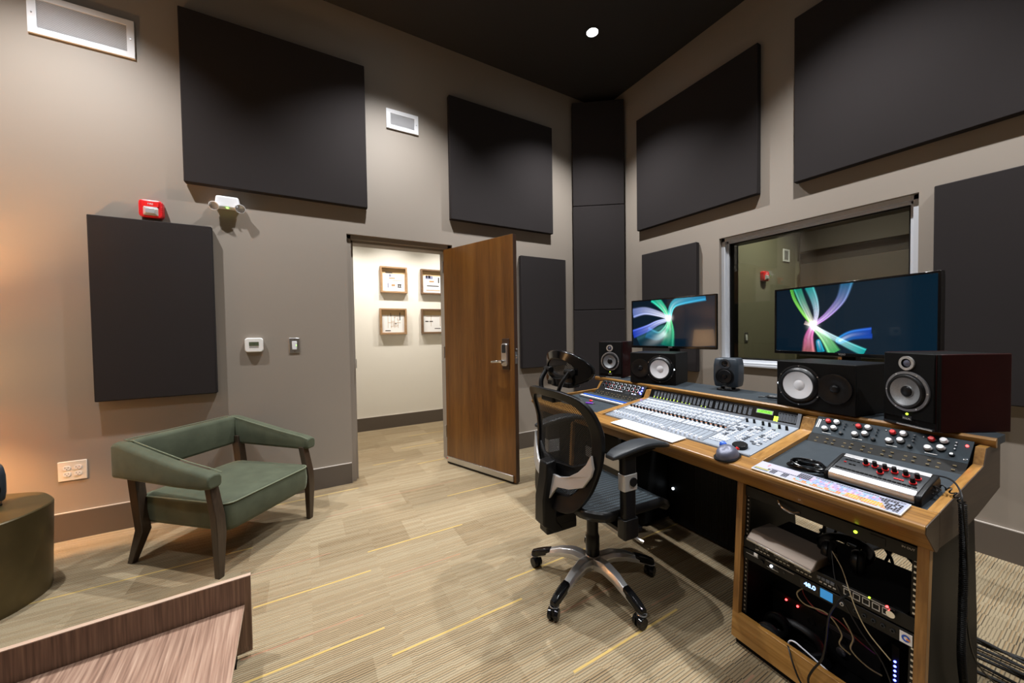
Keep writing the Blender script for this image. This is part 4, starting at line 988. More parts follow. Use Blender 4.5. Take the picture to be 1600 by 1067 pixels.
# small rounded monitor
def small_monitor(label, loc, rz, w_=.138, h_=.172, d_=.125):
    t = thing('small_monitor', label, 'loudspeaker', loc, rz)
    m = MB(); n = 24; vs = []
    prof = [(0, .84, .84), (.05, .93, .93), (.25, .99, 1), (.5, 1.0, 1.0), (.75, .99, .99), (.95, .92, .93), (1.0, .84, .84)]
    for q, sw, sd in prof:
        lp = rrect(w_*sw, d_*sd, .022*sw, 5, 0, d_/2)
        vs += [(p[0], p[1], .022+h_*q) for p in lp]
    k = len(lp); m.add(vs, [(i*k+j, i*k+(j+1) % k, (i+1)*k+(j+1) % k, (i+1)*k+j) for i in range(6) for j in range(k)]+[tuple(range(k))[::-1], tuple(range(6*k, 7*k))])
    m.build('enclosure', 'genelec', t, ang=50, bevel=.003)
    m = MB(); ringF(m, 0, .086, [(.051, -.003), (.051, .004), (.046, .006), (.043, .004), (.039, .008), (.032, .006), (.014, .0015), (.011, .006), (0, .008)], 36); m.build('woofer', 'black', t)
    m = MB(); ringF(m, .0, .163, [(.030, -.004), (.030, .003), (.018, .001), (.015, .0008), (.014, .003), (.008, .006), (0, .007)], 28, [0, 0, 1, 1, 1, 1]); m.build('tweeter', ['genelec', 'blackg'], t)
    text('GENELEC', .006, TF(0, -.0008, .030), 'silver', t)
    m = MB(); m.prism(rrect(.11, .09, .02, cx=0, cy=.055), 'Z', 0, .008); m.cyl((-.03, .055, .008), (-.03, .055, .03), .012, n=10); m.cyl((.03, .055, .008), (.03, .055, .03), .012, n=10); m.build('stand', 'black', t, bevel=.002)
    return t
small_monitor('small rounded dark grey monitor in the middle of the shelf before the window', D(-.105, .735, ZS), DA+R(14))
small_monitor('small rounded dark monitor cut off at the left edge on the stump table', (-1.375, 2.80, .4425), R(28))
t = dthing('phone', 'black folded headphones end lying on the shelf beside the right white cone monitor', 'headphones', .18, .66, .902, R(10)); t.name = 'earphone_pouch'
m = MB(); m.tube(smooth([(-.045, 0, .006), (0, .005, .012), (.05, 0, .014), (.08, .02, .01)], 5), [.004]*5+[.010]*8+[.012]*3, 8, flat=.8); m.build('pouch', 'black', t)
t['label'] = 'small black pouch lying on the shelf left of the right white cone monitor'; t['category'] = 'pouch'

# ================================================================ televisions
def ribbon(px, pz, pts, w0, w1, cut=True):
    """distance based brightness to a polyline with width growing from w0 to w1; returns (coverage, position, side)."""
    best = (9, 0, 0, 1)
    n = len(pts); ex, ez = pts[-1]; fx, fz = pts[-3]
    if (px-ex)*(ex-fx)+(pz-ez)*(ez-fz) > 0: return best
    for i in range(n-1):
        ax, az = pts[i]; bx, bz = pts[i+1]; dx, dz = bx-ax, bz-az; l2 = dx*dx+dz*dz
        t_ = ((px-ax)*dx+(pz-az)*dz)/l2
        if i == n-2 and t_ > 1.0: continue
        t_ = max(0, min(1, t_)); qx, qz = ax+dx*t_, az+dz*t_
        d_ = math.hypot(px-qx, pz-qz); pos = (i+t_)/(n-1); w_ = w0+(w1-w0)*pos
        if d_/w_ < best[0]: best = (d_/w_, pos, (dx*(pz-az)-dz*(px-ax)) > 0, w_)
    return best
def smooth2(P, k=6): return [(q.x, q.z) for q in smooth([(a, 0, b) for a, b in P], k)]
def screen_fn(ribbons, asp, centre):
    rb = [(smooth2(p), w0, w1, c1, c2, e) for p, w0, w1, c1, c2, e in ribbons]
    def fn(s_, t_):
        x = s_*asp; z = t_; col = [.0004, .007+.003*s_, .015+.006*s_]
        for p, w0, w1, c1, c2, e in rb:
            d_, pos, side, w_ = ribbon(x, z, p, w0, w1)
            if d_ < 1.25:
                f_ = max(0, min(1, (1.25-d_)/.45)); edge = math.exp(-((d_-.9)/.22)**2)*(1 if side == e else .15)
                fade = 1-.45*pos; str_ = .75+.25*math.sin(60*d_*w_*20)
                for k in range(3):
                    base = c1[k]*(1-pos)+c2[k]*pos
                    col[k] += f_*(base**1.3*(.42+.3*str_)*fade+edge*(.9*base+.03)*fade)+.5*math.exp(-(d_/.35)**2)*(1-pos)**2
        dc = math.hypot(x-centre[0], z-centre[1]); g_ = math.exp(-(dc/.055)**2)*1.1
        return tuple(min(1.3, c_+g_) for c_ in col)
    return fn
def tv(label, p0, p1, z0, z1, ribs, centre, word, stand_u=0):
    a = Vector((*p0, 0)); b_ = Vector((*p1, 0)); w_ = (b_-a).length; h_ = z1-z0
    t = thing('television', label, 'television', (a.x, a.y, 0), math.atan2((b_-a).y, (b_-a).x))
    m = MB(); bz = .011
    m.ring([(0, z0), (w_, z0), (w_, z1), (0, z1)], [(bz, z0+.020), (w_-bz, z0+.020), (w_-bz, z1-bz), (bz, z1-bz)], lambda x, z, k: (x, k, z), .03); m.build('bezel', 'blackg', t, bevel=.002)
    MB().b(.006, w_-.006, .008, .055, z0+.01, z1-.006).build('back_shell', 'black', t, bevel=.01)
    sx0, sx1, sz0, sz1 = bz, w_-bz, z0+.020, z1-bz
    me = painted_grid(200, 116, lambda s_, t_: (sx0+(sx1-sx0)*s_, .005, sz0+(sz1-sz0)*t_), screen_fn(ribs, (sx1-sx0)/(sz1-sz0), centre))
    painted_obj('screen', me, painted('lit_screen', .10, 1.3, .3), t)
    text(word, .014, TF(w_*.50, -.0005, z0+.011), 'silver', t)
    MB().b(w_/2-.035, w_/2+.035, .055, .10, z0-.16, z1-.12).build('mount', 'blackm', t)
    MB().cyl((w_/2, .10, .02), (w_/2, .10, z0+.1), .022, n=16).build('pole', 'blackm', t)
    MB().b(w_/2-.12, w_/2+.12, .0, .22, 0, .015).build('base_plate', 'blackm', t, bevel=.004)
    for s in (-1, 1): pass
    return t
cyan, green, blue, mag, whi, org, teal, lime, vio = (.0, .75, .8), (.02, .75, .25), (.03, .12, .95), (.8, .08, .6), (.9, .9, .95), (.9, .35, .1), (0, .32, .33), (.35, .9, .05), (.6, .25, .9)
A = 1.72
tv('left television showing blue and green light ribbons, above a white cone monitor', (2.640, 2.378), (2.760, 1.650), 1.113, 1.545, [
    ([(.86, .60), (.62, .70), (.30, .78), (0, .74)], .03, .10, whi, (.35, .45, .95), True), ([(.84, .56), (.6, .50), (.35, .38), (0, .26)], .03, .09, (.75, .8, .98), blue, False),
    ([(.85, .62), (.75, .80), (.62, .95), (.52, 1.05)], .03, .10, (.2, .9, .5), (0, .8, .55), True), ([(.88, .62), (.92, .82), (1.08, .94), (1.6, 1.03)], .03, .11, (.2, .85, .8), (0, .45, .8), False),
    ([(.86, .56), (.80, .38), (.62, .22), (.35, .30)], .02, .12, (.3, .85, .4), (0, .15, .45), False), ([(.88, .55), (.88, .3), (.82, .0)], .03, .14, (.1, .75, .3), (0, .32, .2), True), ([(.75, .25), (.5, .1), (.2, -.05)], .2, .26, (0, .09, .08), (0, .07, .10), False)], (.87, .60), 'VIZIO')
tv('right television showing pink, green and blue light ribbons, in front of the window', (2.830, 1.284), (2.630, .490), 1.100, 1.535, [
    ([(.58, .42), (.44, .60), (.30, .84), (.24, 1.05)], .02, .022, lime, (.2, .8, .1), True), ([(.58, .44), (.50, .62), (.42, .80), (.34, 1.02)], .03, .055, (.7, .6, .5), (0, .6, .4), True),
    ([(.60, .42), (.63, .60), (.60, .80), (.52, 1.02)], .02, .06, (.9, .7, .95), (0, .65, .6), False), ([(.60, .42), (.78, .56), (.96, .78), (1.04, 1.04)], .022, .075, (.85, .4, .95), (.0, .3, .5), False),
    ([(.58, .40), (.52, .22), (.52, -.02)], .03, .09, (.9, .2, .75), (.8, .3, .25), True), ([(.58, .40), (.75, .22), (.88, .0)], .03, .08, (.7, .95, .6), (.2, .85, .3), False),
    ([(.60, .39), (.80, .26), (1.05, .12), (1.25, .02)], .022, .05, (.95, .85, .95), (.0, .8, .75), True), ([(.95, .18), (1.1, .26), (1.33, .29)], .05, .07, (0, .25, .5), (.02, .15, .85), True), ([(.58, .41), (.5, .44), (.46, .46)], .02, .03, (.9, .9, .7), (.7, .5, .5), True), ([(.66, .16), (.70, .0)], .03, .05, (0, .4, .6), (0, .5, .7), True)], (.58, .41), 'VIZIO')

# ================================================================ inside the right rack bay
def rv(z): return .090+.0618*(z-.13)-.004            # front of the rails
def rgear(name, label, cat, z0, z1, d_=.28, u0=.396, u1=.880):
    t = dthing(name, label, cat, u0, rv((z0+z1)/2), z0); w_ = u1-u0; h_ = z1-z0
    MB().b(0, w_, -.003, 0, .001, h_-.001).build('face_plate', 'rackblk', t, bevel=.001)
    MB().b(.022, w_-.022, 0, d_, .003, h_-.003).build('case', 'blackm', t)
    return t, w_, h_
t, w_, h_ = rgear('headphone_amplifier', 'black rack unit with rows of small push buttons under the silver drive', 'rack unit', .394, .438)
bt = MB().b(-.005, .005, -.006, -.003, -.0045, .0045).build('button', 'btng', t, loc=(.05, 0, .024)); sh = MB().b(-.004, .004, -.0045, -.003, -.002, .002).build('lit_button', 'silver', t, loc=(.05, 0, .012), flat=True)
part_copies(bt, [(.05+g*.068+i*.0125, 0, .026) for g in range(4) for i in range(4)]); part_copies(sh, [(.055+g*.068+i*.0125, 0, .013) for g in range(4) for i in range(4)])
m = MB(); m.b(.318, .440, -.0045, -.003, .036, .038); m.build('scale_mark', 'silver', t)
for i in range(5):
    m = MB(); x = .330+i*.023; m.ring([(x-.009, .012), (x+.009, .012), (x+.009, .032), (x-.009, .032)], [(x-.007, .014), (x+.007, .014), (x+.007, .030), (x-.007, .030)], lambda a, b_, k: (a, -.003-k, b_), .002); m.build('network_socket', 'silver', t)
m = MB(); m.cyl((.436, -.006, .030), (.436, -.020, .030), .010, n=14); m.build('plug', 'chrome', t)
MB().cyl((.424, -.002, .040), (.424, -.006, .040), .003, n=10).build('red_light', 'ledr', t); MB().cyl((.384, -.003, .041), (.384, -.006, .041), .0026, n=10).build('green_light', 'ledlime', t)
t, w_, h_ = rgear('audio_interface', 'black rack audio interface with glowing blue digits beside a blue label', 'rack unit', .349, .392)
for i, k in enumerate(('ledw', 'dgrey', 'dgrey')): MB().cyl((.105+i*.022, -.003, .024), (.105+i*.022, -.006, .024), .004, n=12).build('indicator', k, t)
for x0_, x1_, z in ((.012, .058, .026), (.085, .18, .036), (.09, .13, .014)): MB().b(x0_, x1_, -.0042, -.003, z, z+.0016).build('scale_mark', 'silver', t, flat=True)
MB().b(.042, .056, -.0045, -.003, .030, .042).build('badge', 'paper', t)
m = MB(); m.lathe([(.008, .003), (.008, .010), (0, .010)], 14, ax='F', T=Matrix.Translation((.072, 0, .022))); m.build('knob', 'black', t)
MB().b(.200, .255, -.0042, -.003, .012, .038).build('display_window', 'blackg', t)
text('48.0', .020, TF(.229, -.0048, .025), 'digits', t, bold=.0006)
MB().b(.259, .293, -.0045, -.003, .008, .038).build('blue_label', 'labelglow', t)
for i in range(6):
    m = MB(); m.lathe([(.0055, .003), (.0055, .007), (.003, .007)], 14, ax='F', T=Matrix.Translation((.318+i*.0215+(.012 if i > 0 else 0), 0, .022))); m.build('jack_socket', 'silver' if i == 0 else 'dgrey', t)
MB().b(.452, .478, -.0045, -.003, .004, .036).build('sticker', 'paper', t); m = MB(); m.ring([(.465+.009*math.cos(a), .02+.010*math.sin(a)) for a in [i*PI/8 for i in range(16)]], [(.465+.0045*math.cos(a), .02+.005*math.sin(a)) for a in [i*PI/8 for i in range(16)]], lambda a, b_, k: (a, -.0045-k, b_), .0006); m.build('sticker_ring', 'blue', t)
MB().b(.466, .474, -.0056, -.0045, .016, .021).build('sticker_mark', 'orange', t)
# top bar under the desk top
t, w_, h_ = rgear('rack_drawer', 'black rack unit at the very top of the right bay with a green light', 'rack unit', .596, .640, .12)
MB().cyl((.345, -.003, .022), (.345, -.006, .022), .0045, n=12).build('indicator', 'ledlime', t); MB().b(.38, .415, -.005, -.003, .012, .034).build('socket', 'black', t)
m = MB(); m.tube(smooth([(.12, -.004, .03), (.14, -.02, .018), (.17, -.018, .01), (.19, -.004, .014)], 4), .004, 8); m.build('latch', 'chrome', t)
text('IN OUT', .008, TF(.463, -.0035, .032), 'silver', t)
# silver drive
t = dthing('hard_drive', 'silver drive lying on the rack unit with rows of buttons', 'hard drive', .420, .078, .440, R(-3))
m = MB(); m.prism([(0, 0), (0, .008), (.035, .034), (.14, .034), (.155, .022), (.155, 0)], 'X', 0, .225); m.build('case', 'drive', t, bevel=.004, seg=3)
MB().b(.002, .223, -.003, .004, .0, .007).build('front_lip', 'alu', t, bevel=.001)
# headphones on the unit
def headphones(label, u, v, z, a, s=1.0, group=None):
    t = dthing('headphones', label, 'headphones', u, v, z, a, group); t.scale = (s, s, s)
    for k, x in enumerate((-.045, .045)):
        m = MB(); m.T = Matrix.Translation((x, 0, .046)) @ Matrix.Rotation(PI/2, 4, 'Y'); m.lathe([(.0, -.020), (.034, -.020), (.042, -.012), (.044, .0), (.036, .004)], 28, 0); m.build('ear_cup', 'black', t)
        m = MB(); m.T = Matrix.Translation((x, 0, .046)) @ Matrix.Rotation(PI/2, 4, 'Y'); m.tube([(.034*math.cos(i*PI/12), .034*math.sin(i*PI/12), .012) for i in range(24)], .011, 10, closed=True); m.build('ear_pad', 'blackm', t)
    m = MB(); m.tube(smooth([(-.070, 0, .05), (-.078, .05, .06), (-.055, .12, .06), (0, .15, .06), (.055, .12, .06), (.078, .05, .06), (.070, 0, .05)], 6), .008, 8, flat=2.0); m.build('headband', 'black', t)
    return t
headphones('black headphones lying behind the silver drive in the right rack', .675, .20, .4375, R(14), .85)
# lower bay: interface box, headphones, board, cables
t = dthing('power_amplifier', 'black box with two red lights low in the right rack', 'rack unit', .42, .255, .046)
MB().b(0, .34, 0, .20, 0, .150).build('case', 'blackm', t, bevel=.004); MB().b(.002, .338, -.004, 0, .004, .146).build('face_plate', 'rackblk', t, bevel=.002)
for x in (.055, .095): MB().cyl((x, -.004, .128), (x, -.008, .128), .0035, n=12).build('red_light', 'ledr', t)
m = MB()
for j in range(3): m.b(.19, .27, -.0052, -.004, .130-.006*j, .1325-.006*j)
m.build('scale_mark', 'bluegrey', t, flat=True)['kind'] = 'stuff'
for x in (.14, .19, .235): 
    m = MB(); m.lathe([(.013, .004), (.013, .007), (.009, .007), (.009, .004)], 20, ax='F', T=Matrix.Translation((x, 0, .100))); m.build('jack_socket', 'black', t)
m = MB(); m.lathe([(.014, .004), (.014, .016), (.006, .018), (0, .018)], 16, ax='F', T=Matrix.Translation((.235, 0, .060))); m.build('plug', 'alu', t)
headphones('black headphones with thick pads lying low in the left of the right rack', .480, .150, .046, R(-80))
t = dthing('network_plug', 'blue plug with a green light at the foot of the right rack', 'plug', .605, .110, .048, R(20)); MB().b(-.010, .010, 0, .035, .0, .045).build('body', 'blue', t, bevel=.004); MB().b(-.006, .0, -.002, .002, .010, .016).build('indicator', 'ledlime', t)
t = dthing('circuit_board_rack', 'black box with a strip of blue lights low in the right rack', 'device', .80, .20, .046, R(-20)); t.name = 'light_strip_device'
MB().b(0, .02, 0, .18, 0, .22).build('case', 'blackm', t)
for i in range(9): MB().cyl((.010, 0, .05+i*.015), (.010, -.004, .05+i*.015), .003, n=8).build('blue_light', 'ledb', t)
t = dthing('wooden_board', 'grey beige board standing in the back of the right rack', 'board', .70, .475, .046); MB().prism([(0, .09), (.03, .03), (.09, 0), (.14, 0), (.14, .27), (-.02, .27)], 'Y', 0, .012).build('board', 'board', t, bevel=.002)
rc = random.Random(11)
cable('network_cable', 'grey cable hanging from the network sockets down the rack front', [(.732, .098, .415), (.722, .060, .40), (.700, .050, .34), (.690, .055, .25), (.680, .055, .18), (.655, .050, .12), (.645, .045, .08), (.66, .035, .05)], .0032)
cable('white_cable', 'white cable looping at the foot of the right rack', [(.555, .125, .050), (.556, .105, .09), (.560, .10, .125), (.575, .10, .138), (.60, .105, .13), (.66, .12, .10), (.72, .13, .07), (.76, .14, .05)], .0028, 'cablew')
cable('white_cable', 'thick white cable lying behind the blue plug in the rack', [(.61, .13, .06), (.62, .12, .075), (.635, .12, .062), (.66, .13, .056), (.70, .14, .054), (.74, .15, .052)], .004, 'cablew')
cable('thin_cable', 'thin tan cable crossing the right rack diagonally', [(.66, .16, .50), (.70, .13, .47), (.735, .09, .43), (.76, .075, .385), (.79, .07, .34), (.84, .065, .30)], .0016, 'cablet')
cable('red_cable', 'dark red cable loop below the blue digits', [(.56, .2, .34), (.575, .16, .30), (.62, .15, .27), (.68, .15, .275), (.73, .16, .24), (.76, .2, .20)], .002, 'cabler')
cable('tan_cable', 'tan cable loop hanging inside the lower rack', [(.60, .14, .345), (.575, .12, .31), (.60, .12, .285), (.66, .13, .29), (.70, .13, .25), (.695, .13, .21), (.72, .14, .19)], .0022, 'cablet')
cable('tan_cable', 'second tan cable loop nearer the board in the rack', [(.70, .14, .30), (.73, .13, .26), (.725, .13, .215), (.76, .14, .185), (.79, .16, .17)], .0022, 'cablet')
cable('power_cable', 'black power cord trailing over the oak base rail of the rack', [(.555, .12, .055), (.560, .085, .10), (.572, .070, .128), (.60, .045, .10), (.63, .035, .06), (.68, .028, .045)], .003)
for i, (u, lb) in enumerate(((.50, 'leftmost'), (.525, 'second'), (.60, 'third'), (.63, 'fourth'), (.78, 'fifth'), (.82, 'rightmost'))):
    cable('hanging_cable', lb+' black cable hanging inside the top of the right rack', [(u, .40, .645), (u+.01*rc.random(), .42, .58), (u+.03*(rc.random()-.5), .43, .52), (u+.03*rc.random(), .42, .46), (u+.05*(rc.random()-.3), .40, .40)], .0045, grp='cables hanging in the rack')
cable('looped_cable', 'black cable bent in an arch in the back opening of the rack', [(.56, .44, .46), (.57, .45, .54), (.61, .45, .57), (.65, .45, .55), (.66, .44, .49)], .004)
cable('looped_cable', 'black cable crossing the others in the back opening of the rack', [(.70, .45, .60), (.72, .46, .53), (.77, .46, .48), (.83, .46, .44), (.87, .47, .40)], .005)
for i, (u, lb) in enumerate(((.60, 'lower left'), (.68, 'second'), (.76, 'third'), (.84, 'lower right'))):
    cable('draped_cable', lb+' of the black cables draped behind the units in the right rack', [(u-.06, .41, .36), (u-.03, .43, .47-.02*(i % 2)), (u+.01, .42, .50-.02*i), (u+.05, .42, .43-.01*i), (u+.045-.02*(i % 2), .43, .34)], .005, grp='cables draped behind the rack units')
# ================================================================ under the desk
t = dthing('computer_tower', 'black tower cabinet with a pale silver front edge under the desk', 'computer', -.762, .20, 0)
MB().b(0, .345, .012, .46, .02, .60).build('case', 'blackgrain', t, bevel=.006); MB().b(.0, .345, -.004, .012, .40, .47).build('silver_band', 'silver', t, bevel=.004)
MB().b(-.0, .352, -.010, .10, 0, .022).build('silver_base', 'alu', t, bevel=.003); MB().b(.01, .335, .004, .012, .03, .40).build('front_panel', 'black', t)
t = dthing('subwoofer', 'black subwoofer with a grille and a white light under the desk', 'subwoofer', -.40, .60, 0, R(2))
MB().b(0, .56, 0, .36, .02, .50).build('cabinet', 'blackgrain', t, bevel=.006)
m = MB()
for i in range(36): m.b(.20+i*.0093, .2045+i*.0093, -.010, -.002, .05, .46)
m.build('grille', 'rackblk', t)['kind'] = 'stuff'
MB().b(.19, .545, -.006, -.001, .04, .47).build('grille_frame', 'blackm', t)
m = MB(); m.lathe([(.125, .001), (.13, .003), (.12, .004)], 36, ax='F', T=Matrix.Translation((.365, 0, .26))); m.build('driver_ring', 'dgrey', t)
MB().cyl((.035, 0, .235), (.035, -.005, .235), .007, n=14).build('power_light', 'ledw', t)
for i, x in enumerate((.03, .53)): MB().b(x-.02, x+.02, .03, .07, 0, .02).build('foot', 'rubber', t)
# cables on the carpet behind the desk
for i in range(7):
    y = .70+i*.035; z = .006+.006*(i % 3)
    cable('floor_cable', ('first', 'second', 'third', 'fourth', 'fifth', 'sixth', 'last')[i]+' of the black cables lying on the carpet behind the desk', [(.55, y-.05, z+.01*(i % 2)), (.80, y+.02*(i % 3), z), (1.00, y+.05-.03*(i % 2), z), (1.2, y+.14-.05*(i % 4), z), (1.45, y+.10+.03*i, z)], .0055, grp='black cables on the floor behind the desk', k=5)

# ================================================================ the office chair
ch = thing('office_chair', 'black mesh office chair with a headrest and chrome star base at the desk', 'office chair', (1.24, 1.38, 0), R(-3))
# star base
def rot2(p, a): return (p[0]*math.cos(a)-p[1]*math.sin(a), p[0]*math.sin(a)+p[1]*math.cos(a), p[2])
for k in range(5):
    a = R(343+72*k)
    prof = [(.026, .116, .062, .030), (.10, .130, .056, .028), (.17, .120, .048, .024), (.235, .096, .040, .020), (.300, .068, .030, .015)]
    m = MB(); vs = []
    for (x, z, wd, hh) in prof:
        for (dy, dz) in ((-.5, -.9), (.5, -.9), (.55, 0), (.32, .8), (-.32, .8), (-.55, 0)): vs.append(rot2((x, dy*wd, z+dz*hh), a))
    m.add(vs, [(i*6+j, i*6+(j+1) % 6, (i+1)*6+(j+1) % 6, (i+1)*6+j) for i in range(4) for j in range(6)]+[tuple(range(6))[::-1], tuple(range(24, 30))])
    arm = m.build('base_arm', 'basealu', ch, bevel=.003)
    m = MB(); vs = []
    for (x, z, wd, hh) in [(.225, .104, .040, .018), (.26, .092, .042, .020), (.300, .077, .040, .020), (.332, .064, .030, .018)]:
        for (dy, dz) in ((-.5, -.8), (.5, -.8), (.5, .5), (.3, .9), (-.3, .9), (-.5, .5)): vs.append(rot2((x, dy*wd, z+dz*hh), a))
    m.add(vs, [(i*6+j, i*6+(j+1) % 6, (i+1)*6+(j+1) % 6, (i+1)*6+j) for i in range(3) for j in range(6)]+[tuple(range(6))[::-1], tuple(range(18, 24))])
    m.build('end_cap', 'blackg', arm, bevel=.003)
    ca = a+R((40, 160, -30, 200, 90)[k]); cx, cy, _ = rot2((.318, 0, 0), a)
    m = MB(); T = Matrix.Translation((cx, cy, 0)) @ Matrix.Rotation(ca, 4, 'Z'); m.T = T
    for s in (-1, 1): m.cyl((-.012, s*.006, .0265), (-.012, s*.024, .0265), .0265, .024, 20)
    c_ = m.build('caster', 'blackg', ch, bevel=.002)
    m = MB(T); m.cyl((0, 0, .03), (0, 0, .065), .009, n=10); m.b(-.03, .006, -.004, .004, .02, .05); m.build('fork', 'black', c_)
    m = MB(T); m.tube([(.0+.02*math.cos(q), .02*math.sin(q), .055) for q in [i*PI/8 for i in range(16)]], .0025, 6, closed=True); m.build('collar_ring', 'alu', c_)
MB().lathe([(.0, .085), (.036, .085), (.040, .10), (.042, .135), (.034, .145), (0, .145)], 28).build('hub', 'basealu', ch)
m = MB(); m.lathe([(.031, .130), (.034, .16), (.034, .24), (.031, .245), (.029, .26), (.029, .33), (.024, .335), (.022, .41)], 24); m.build('gas_column', 'black', ch)
m = MB(); m.b(-.13, .12, -.075, .075, .385, .435); m.b(-.27, -.12, -.035, .035, .36, .415); m.build('tilt_mechanism', 'black', ch, bevel=.01)
m = MB(); m.tube(smooth([(-.02, -.07, .405), (-.02, -.20, .395), (-.0, -.285, .372), (.02, -.315, .36)], 4), [.005]*9+[.008]*4, 8); m.build('lever', 'alu', ch)
# seat: curved mesh pad in a black rim
def seatz(x, y): return .476+.018*(abs(y)/.26)**2*(1 if x < .2 else .6)-.055*max(0, (x-.17)/.12)**2+.02*max(0, (-x-.12)/.12)
lp = rrect(.50, .52, .10, 6, .045, 0); k = len(lp)
m = MB(); vs = []
for sc in (.02, .25, .5, .75, .93, 1.0): vs += [(.045+(p[0]-.045)*sc, p[1]*sc, seatz(.045+(p[0]-.045)*sc, p[1]*sc)+.012*(1-sc**3)) for p in lp]
m.add(vs, [(i*k+j, i*k+(j+1) % k, (i+1)*k+(j+1) % k, (i+1)*k+j) for i in range(5) for j in range(k)]+[tuple(range(k))]); m.build('seat', 'meshseat', ch)
m = MB(); vs = []
for sc, dz in ((.95, -.006), (1.0, .004), (1.03, -.004), (1.04, -.022), (1.0, -.042), (.82, -.052), (.3, -.056)): vs += [(.045+(p[0]-.045)*sc, p[1]*sc, seatz(.045+(p[0]-.045)*min(sc, 1), p[1]*min(1, sc))+dz) for p in lp]
m.add(vs, [(i*k+j, i*k+(j+1) % k, (i+1)*k+(j+1) % k, (i+1)*k+j) for i in range(6) for j in range(k)]+[tuple(range(6*k, 7*k))]); m.build('seat_frame', 'black', ch)
# back: frame ring with mesh
def bx(y, z):  # forward position of the back surface
    q = (z-.44)/.56
    return -.225+.045*math.sin(q*PI)-.03*max(0, q-.7)/.3*1.0+.05*(abs(y)/.25)**2-.02*(1-q)
half = [(0, 1.008), (.10, 1.006), (.185, .99), (.235, .955), (.258, .89), (.262, .80), (.255, .72), (.240, .64), (.215, .56), (.175, .495), (.12, .462), (0, .450)]
out = [(y, z) for y, z in half]+[(-y, z) for y, z in half[-2:0:-1]]
out2 = [(p.x, p.z) for p in smooth([(y, 0, z) for y, z in out+[out[0]]], 4)][:-1]
inn = []
for y, z in out2:
    f_ = .80 if z > .6 else .80; inn.append((y*.83, .735+(z-.735)*(.86 if z > .735 else .74)))
m = MB(); m.ring(out2, inn, lambda y, z, t_: (bx(y, z)-t_, y, z), .026); m.build('back_frame', 'black', ch, bevel=.005, seg=3)
cy_, cz_ = 0, .72; k = len(inn); vs = []
for sc in (.01, .2, .4, .6, .8, 1.02): vs += [(bx((y)*sc, cz_+(z-cz_)*sc)-.012, y*sc, cz_+(z-cz_)*sc) for y, z in inn]
m = MB(); m.add(vs, [(i*k+j, i*k+(j+1) % k, (i+1)*k+(j+1) % k, (i+1)*k+j) for i in range(5) for j in range(k)]); m.build('back_mesh', 'meshback', ch)
# spine, silver yoke, lumbar
m = MB(); vs = []
for (x, z, a, b_) in [(-.225, .335, .05, .040), (-.275, .38, .075, .040), (-.275, .50, .072, .038), (-.262, .60, .060, .036), (-.262, .665, .050, .034)]:
    vs += [(x-a/2, -b_, z), (x+a/2, -b_, z+.01), (x+a/2, b_, z+.01), (x-a/2, b_, z)]
m.add(vs, [(4*i+j, 4*i+(j+1) % 4, 4*i+4+(j+1) % 4, 4*i+4+j) for i in range(4) for j in range(4)]+[(3, 2, 1, 0), (16, 17, 18, 19)]); m.b(-.29, -.12, -.035, .035, .33, .375); m.build('spine', 'black', ch, bevel=.008, seg=3)
for s in (-1, 1):
    top = [(.03, .612), (.08, .612), (.13, .628), (.175, .66), (.21, .70), (.232, .745)]; bot = [(.242, .69), (.235, .655), (.205, .602), (.14, .576), (.075, .566), (.056, .54), (.03, .49)]
    m = MB(); poly = top+bot
    m.add([(bx(y, z)-.034-.010*(1-y/.25)-t_, s*y, z) for t_ in (0, .012) for y, z in poly], [tuple(range(13)), tuple(range(13, 26))[::-1]]+[(i, (i+1) % 13, 13+(i+1) % 13, 13+i) for i in range(13)]); m.build('silver_yoke', 'silver', ch, bevel=.002)
m = MB(); m.add([(bx(y, z)-.024+dx, y, z) for dx in (0, .014) for y, z in [(-.20, .70), (-.12, .665), (0, .655), (.12, .665), (.20, .70), (.19, .655), (.11, .61), (0, .60), (-.11, .61), (-.19, .655)]], [tuple(range(10)), tuple(range(10, 20))[::-1]]+[(i, (i+1) % 10, 10+(i+1) % 10, 10+i) for i in range(10)]); m.build('lumbar_pad', 'black', ch, bevel=.004)
# headrest with its yoke
def hx(y, z): return -.18+.07*(abs(y)/.19)**2-.10*(1.10-z)*.3
ho = [( .190*math.cos(a)*(1-.10*math.sin(a)), 1.095+.088*math.sin(a)) for a in [i*2*PI/40 for i in range(40)]]; hi = [(y*.60, 1.095+(z-1.095)*.52) for y, z in ho]
m = MB(); m.ring(ho, hi, lambda y, z, t_: (hx(y, z)-t_, y+.018, z), .020); m.build('headrest_frame', 'blackg', ch, bevel=.006, seg=3)
m = MB(); vs = []; k = 40
for sc in (.02, .5, 1.03): vs += [(hx(y*sc, 1.095+(z-1.095)*sc)-.008, y*sc+.018, 1.095+(z-1.095)*sc) for y, z in hi]
m.add(vs, [(i*k+j, i*k+(j+1) % k, (i+1)*k+(j+1) % k, (i+1)*k+j) for i in range(2) for j in range(k)]); m.build('headrest_mesh', 'meshback', ch)
m = MB(); m.tube(smooth([(-.20, -.095, 1.085), (-.235, -.088, 1.04), (-.245, -.070, .995), (-.240, -.045, .978), (-.24, 0, .975), (-.240, .045, .978), (-.245, .070, .995), (-.235, .088, 1.04), (-.20, .095, 1.085)], 5), .0115, 10, flat=.8); m.build('headrest_yoke', 'black', ch)
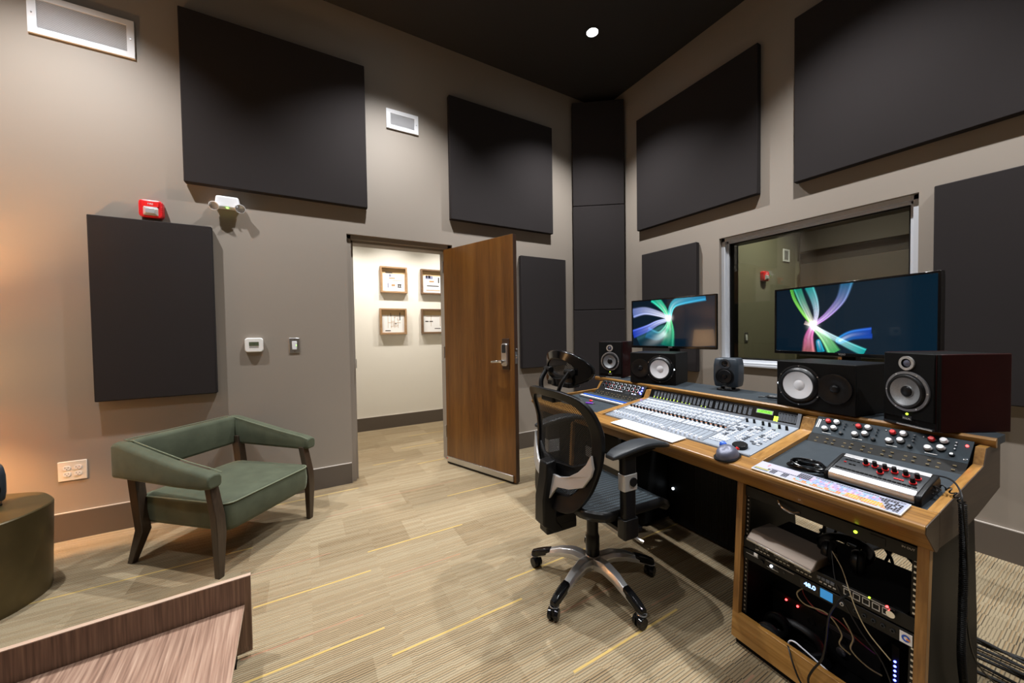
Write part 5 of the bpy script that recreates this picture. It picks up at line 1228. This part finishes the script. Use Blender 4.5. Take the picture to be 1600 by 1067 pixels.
m = MB(); m.cyl((-.195, -.115, 1.085), (-.195, -.06, 1.085), .015, n=14); m.cyl((-.195, .06, 1.085), (-.195, .115, 1.085), .015, n=14); m.tube(smooth([(-.185, -.09, 1.075), (-.175, -.04, 1.055), (-.172, 0, 1.05), (-.175, .04, 1.055), (-.185, .09, 1.075)], 4), .014, 8); m.b(-.20, -.135, -.09, .09, 1.012, 1.035); m.build('headrest_bracket', 'black', ch, bevel=.003)
m = MB(); m.b(-.262, -.205, -.05, .05, .945, .985); m.build('headrest_mount', 'black', ch, bevel=.006)
# arms
for s in (-1, 1):
    y = s*.292
    m = MB(); m.prism(rrect(.072, .036, .010, 4, -.045, y), 'Z', .595, .755); m.prism([(-.08, .735), (-.08, .752), (.10, .765), (.10, .750), (.0, .735)], 'Y', y-.02, y+.02); m.build('arm_sleeve', 'black', ch, bevel=.002)
    m = MB(); m.prism(rrect(.076, .042, .008, 4, -.045, y), 'Z', .595, .665); ac = m.build('arm_collar', 'silver', ch, bevel=.002)
    m = MB(); m.cyl((-.035, y+s*.02, .632), (-.035, y+s*.0265, .632), .019, n=20); m.build('arm_button', 'black', ac)
    m = MB(); m.prism(rrect(.066, .034, .008, 4, -.045, y), 'Z', .40, .60); m.build('arm_post', 'black', ch, bevel=.002)
    m = MB(); m.prism(rrect(.080, .048, .008, 4, -.045, y), 'Z', .39, .475); m.b(-.06, .04, min(y, s*.12), max(y, s*.12), .392, .412); m.build('arm_bracket', 'black', ch, bevel=.003)
    m = MB(); n_ = 9; vs = []
    for i in range(n_):
        q = i/(n_-1); x = -.145+.33*q; zt = .792-.020*abs(q-.55)**1.6*4-.0; hw = (.034+.012*math.sin(PI*q)) * (.75 if i in (0, n_-1) else 1); th = .026 if 0 < i < n_-1 else .016
        zt -= .006 if i in (0, n_-1) else 0
        for (dy, dz) in ((-.85, -1), (.85, -1), (1, -.5), (.9, -.08), (.5, 0), (-.5, 0), (-.9, -.08), (-1, -.5)): vs.append((x, y+dy*hw, zt+dz*th))
    m.add(vs, [(i*8+j, i*8+(j+1) % 8, (i+1)*8+(j+1) % 8, (i+1)*8+j) for i in range(n_-1) for j in range(8)]+[tuple(range(8))[::-1], tuple(range((n_-1)*8, n_*8))]); m.build('armrest', 'dgrey', ch, bevel=.003)
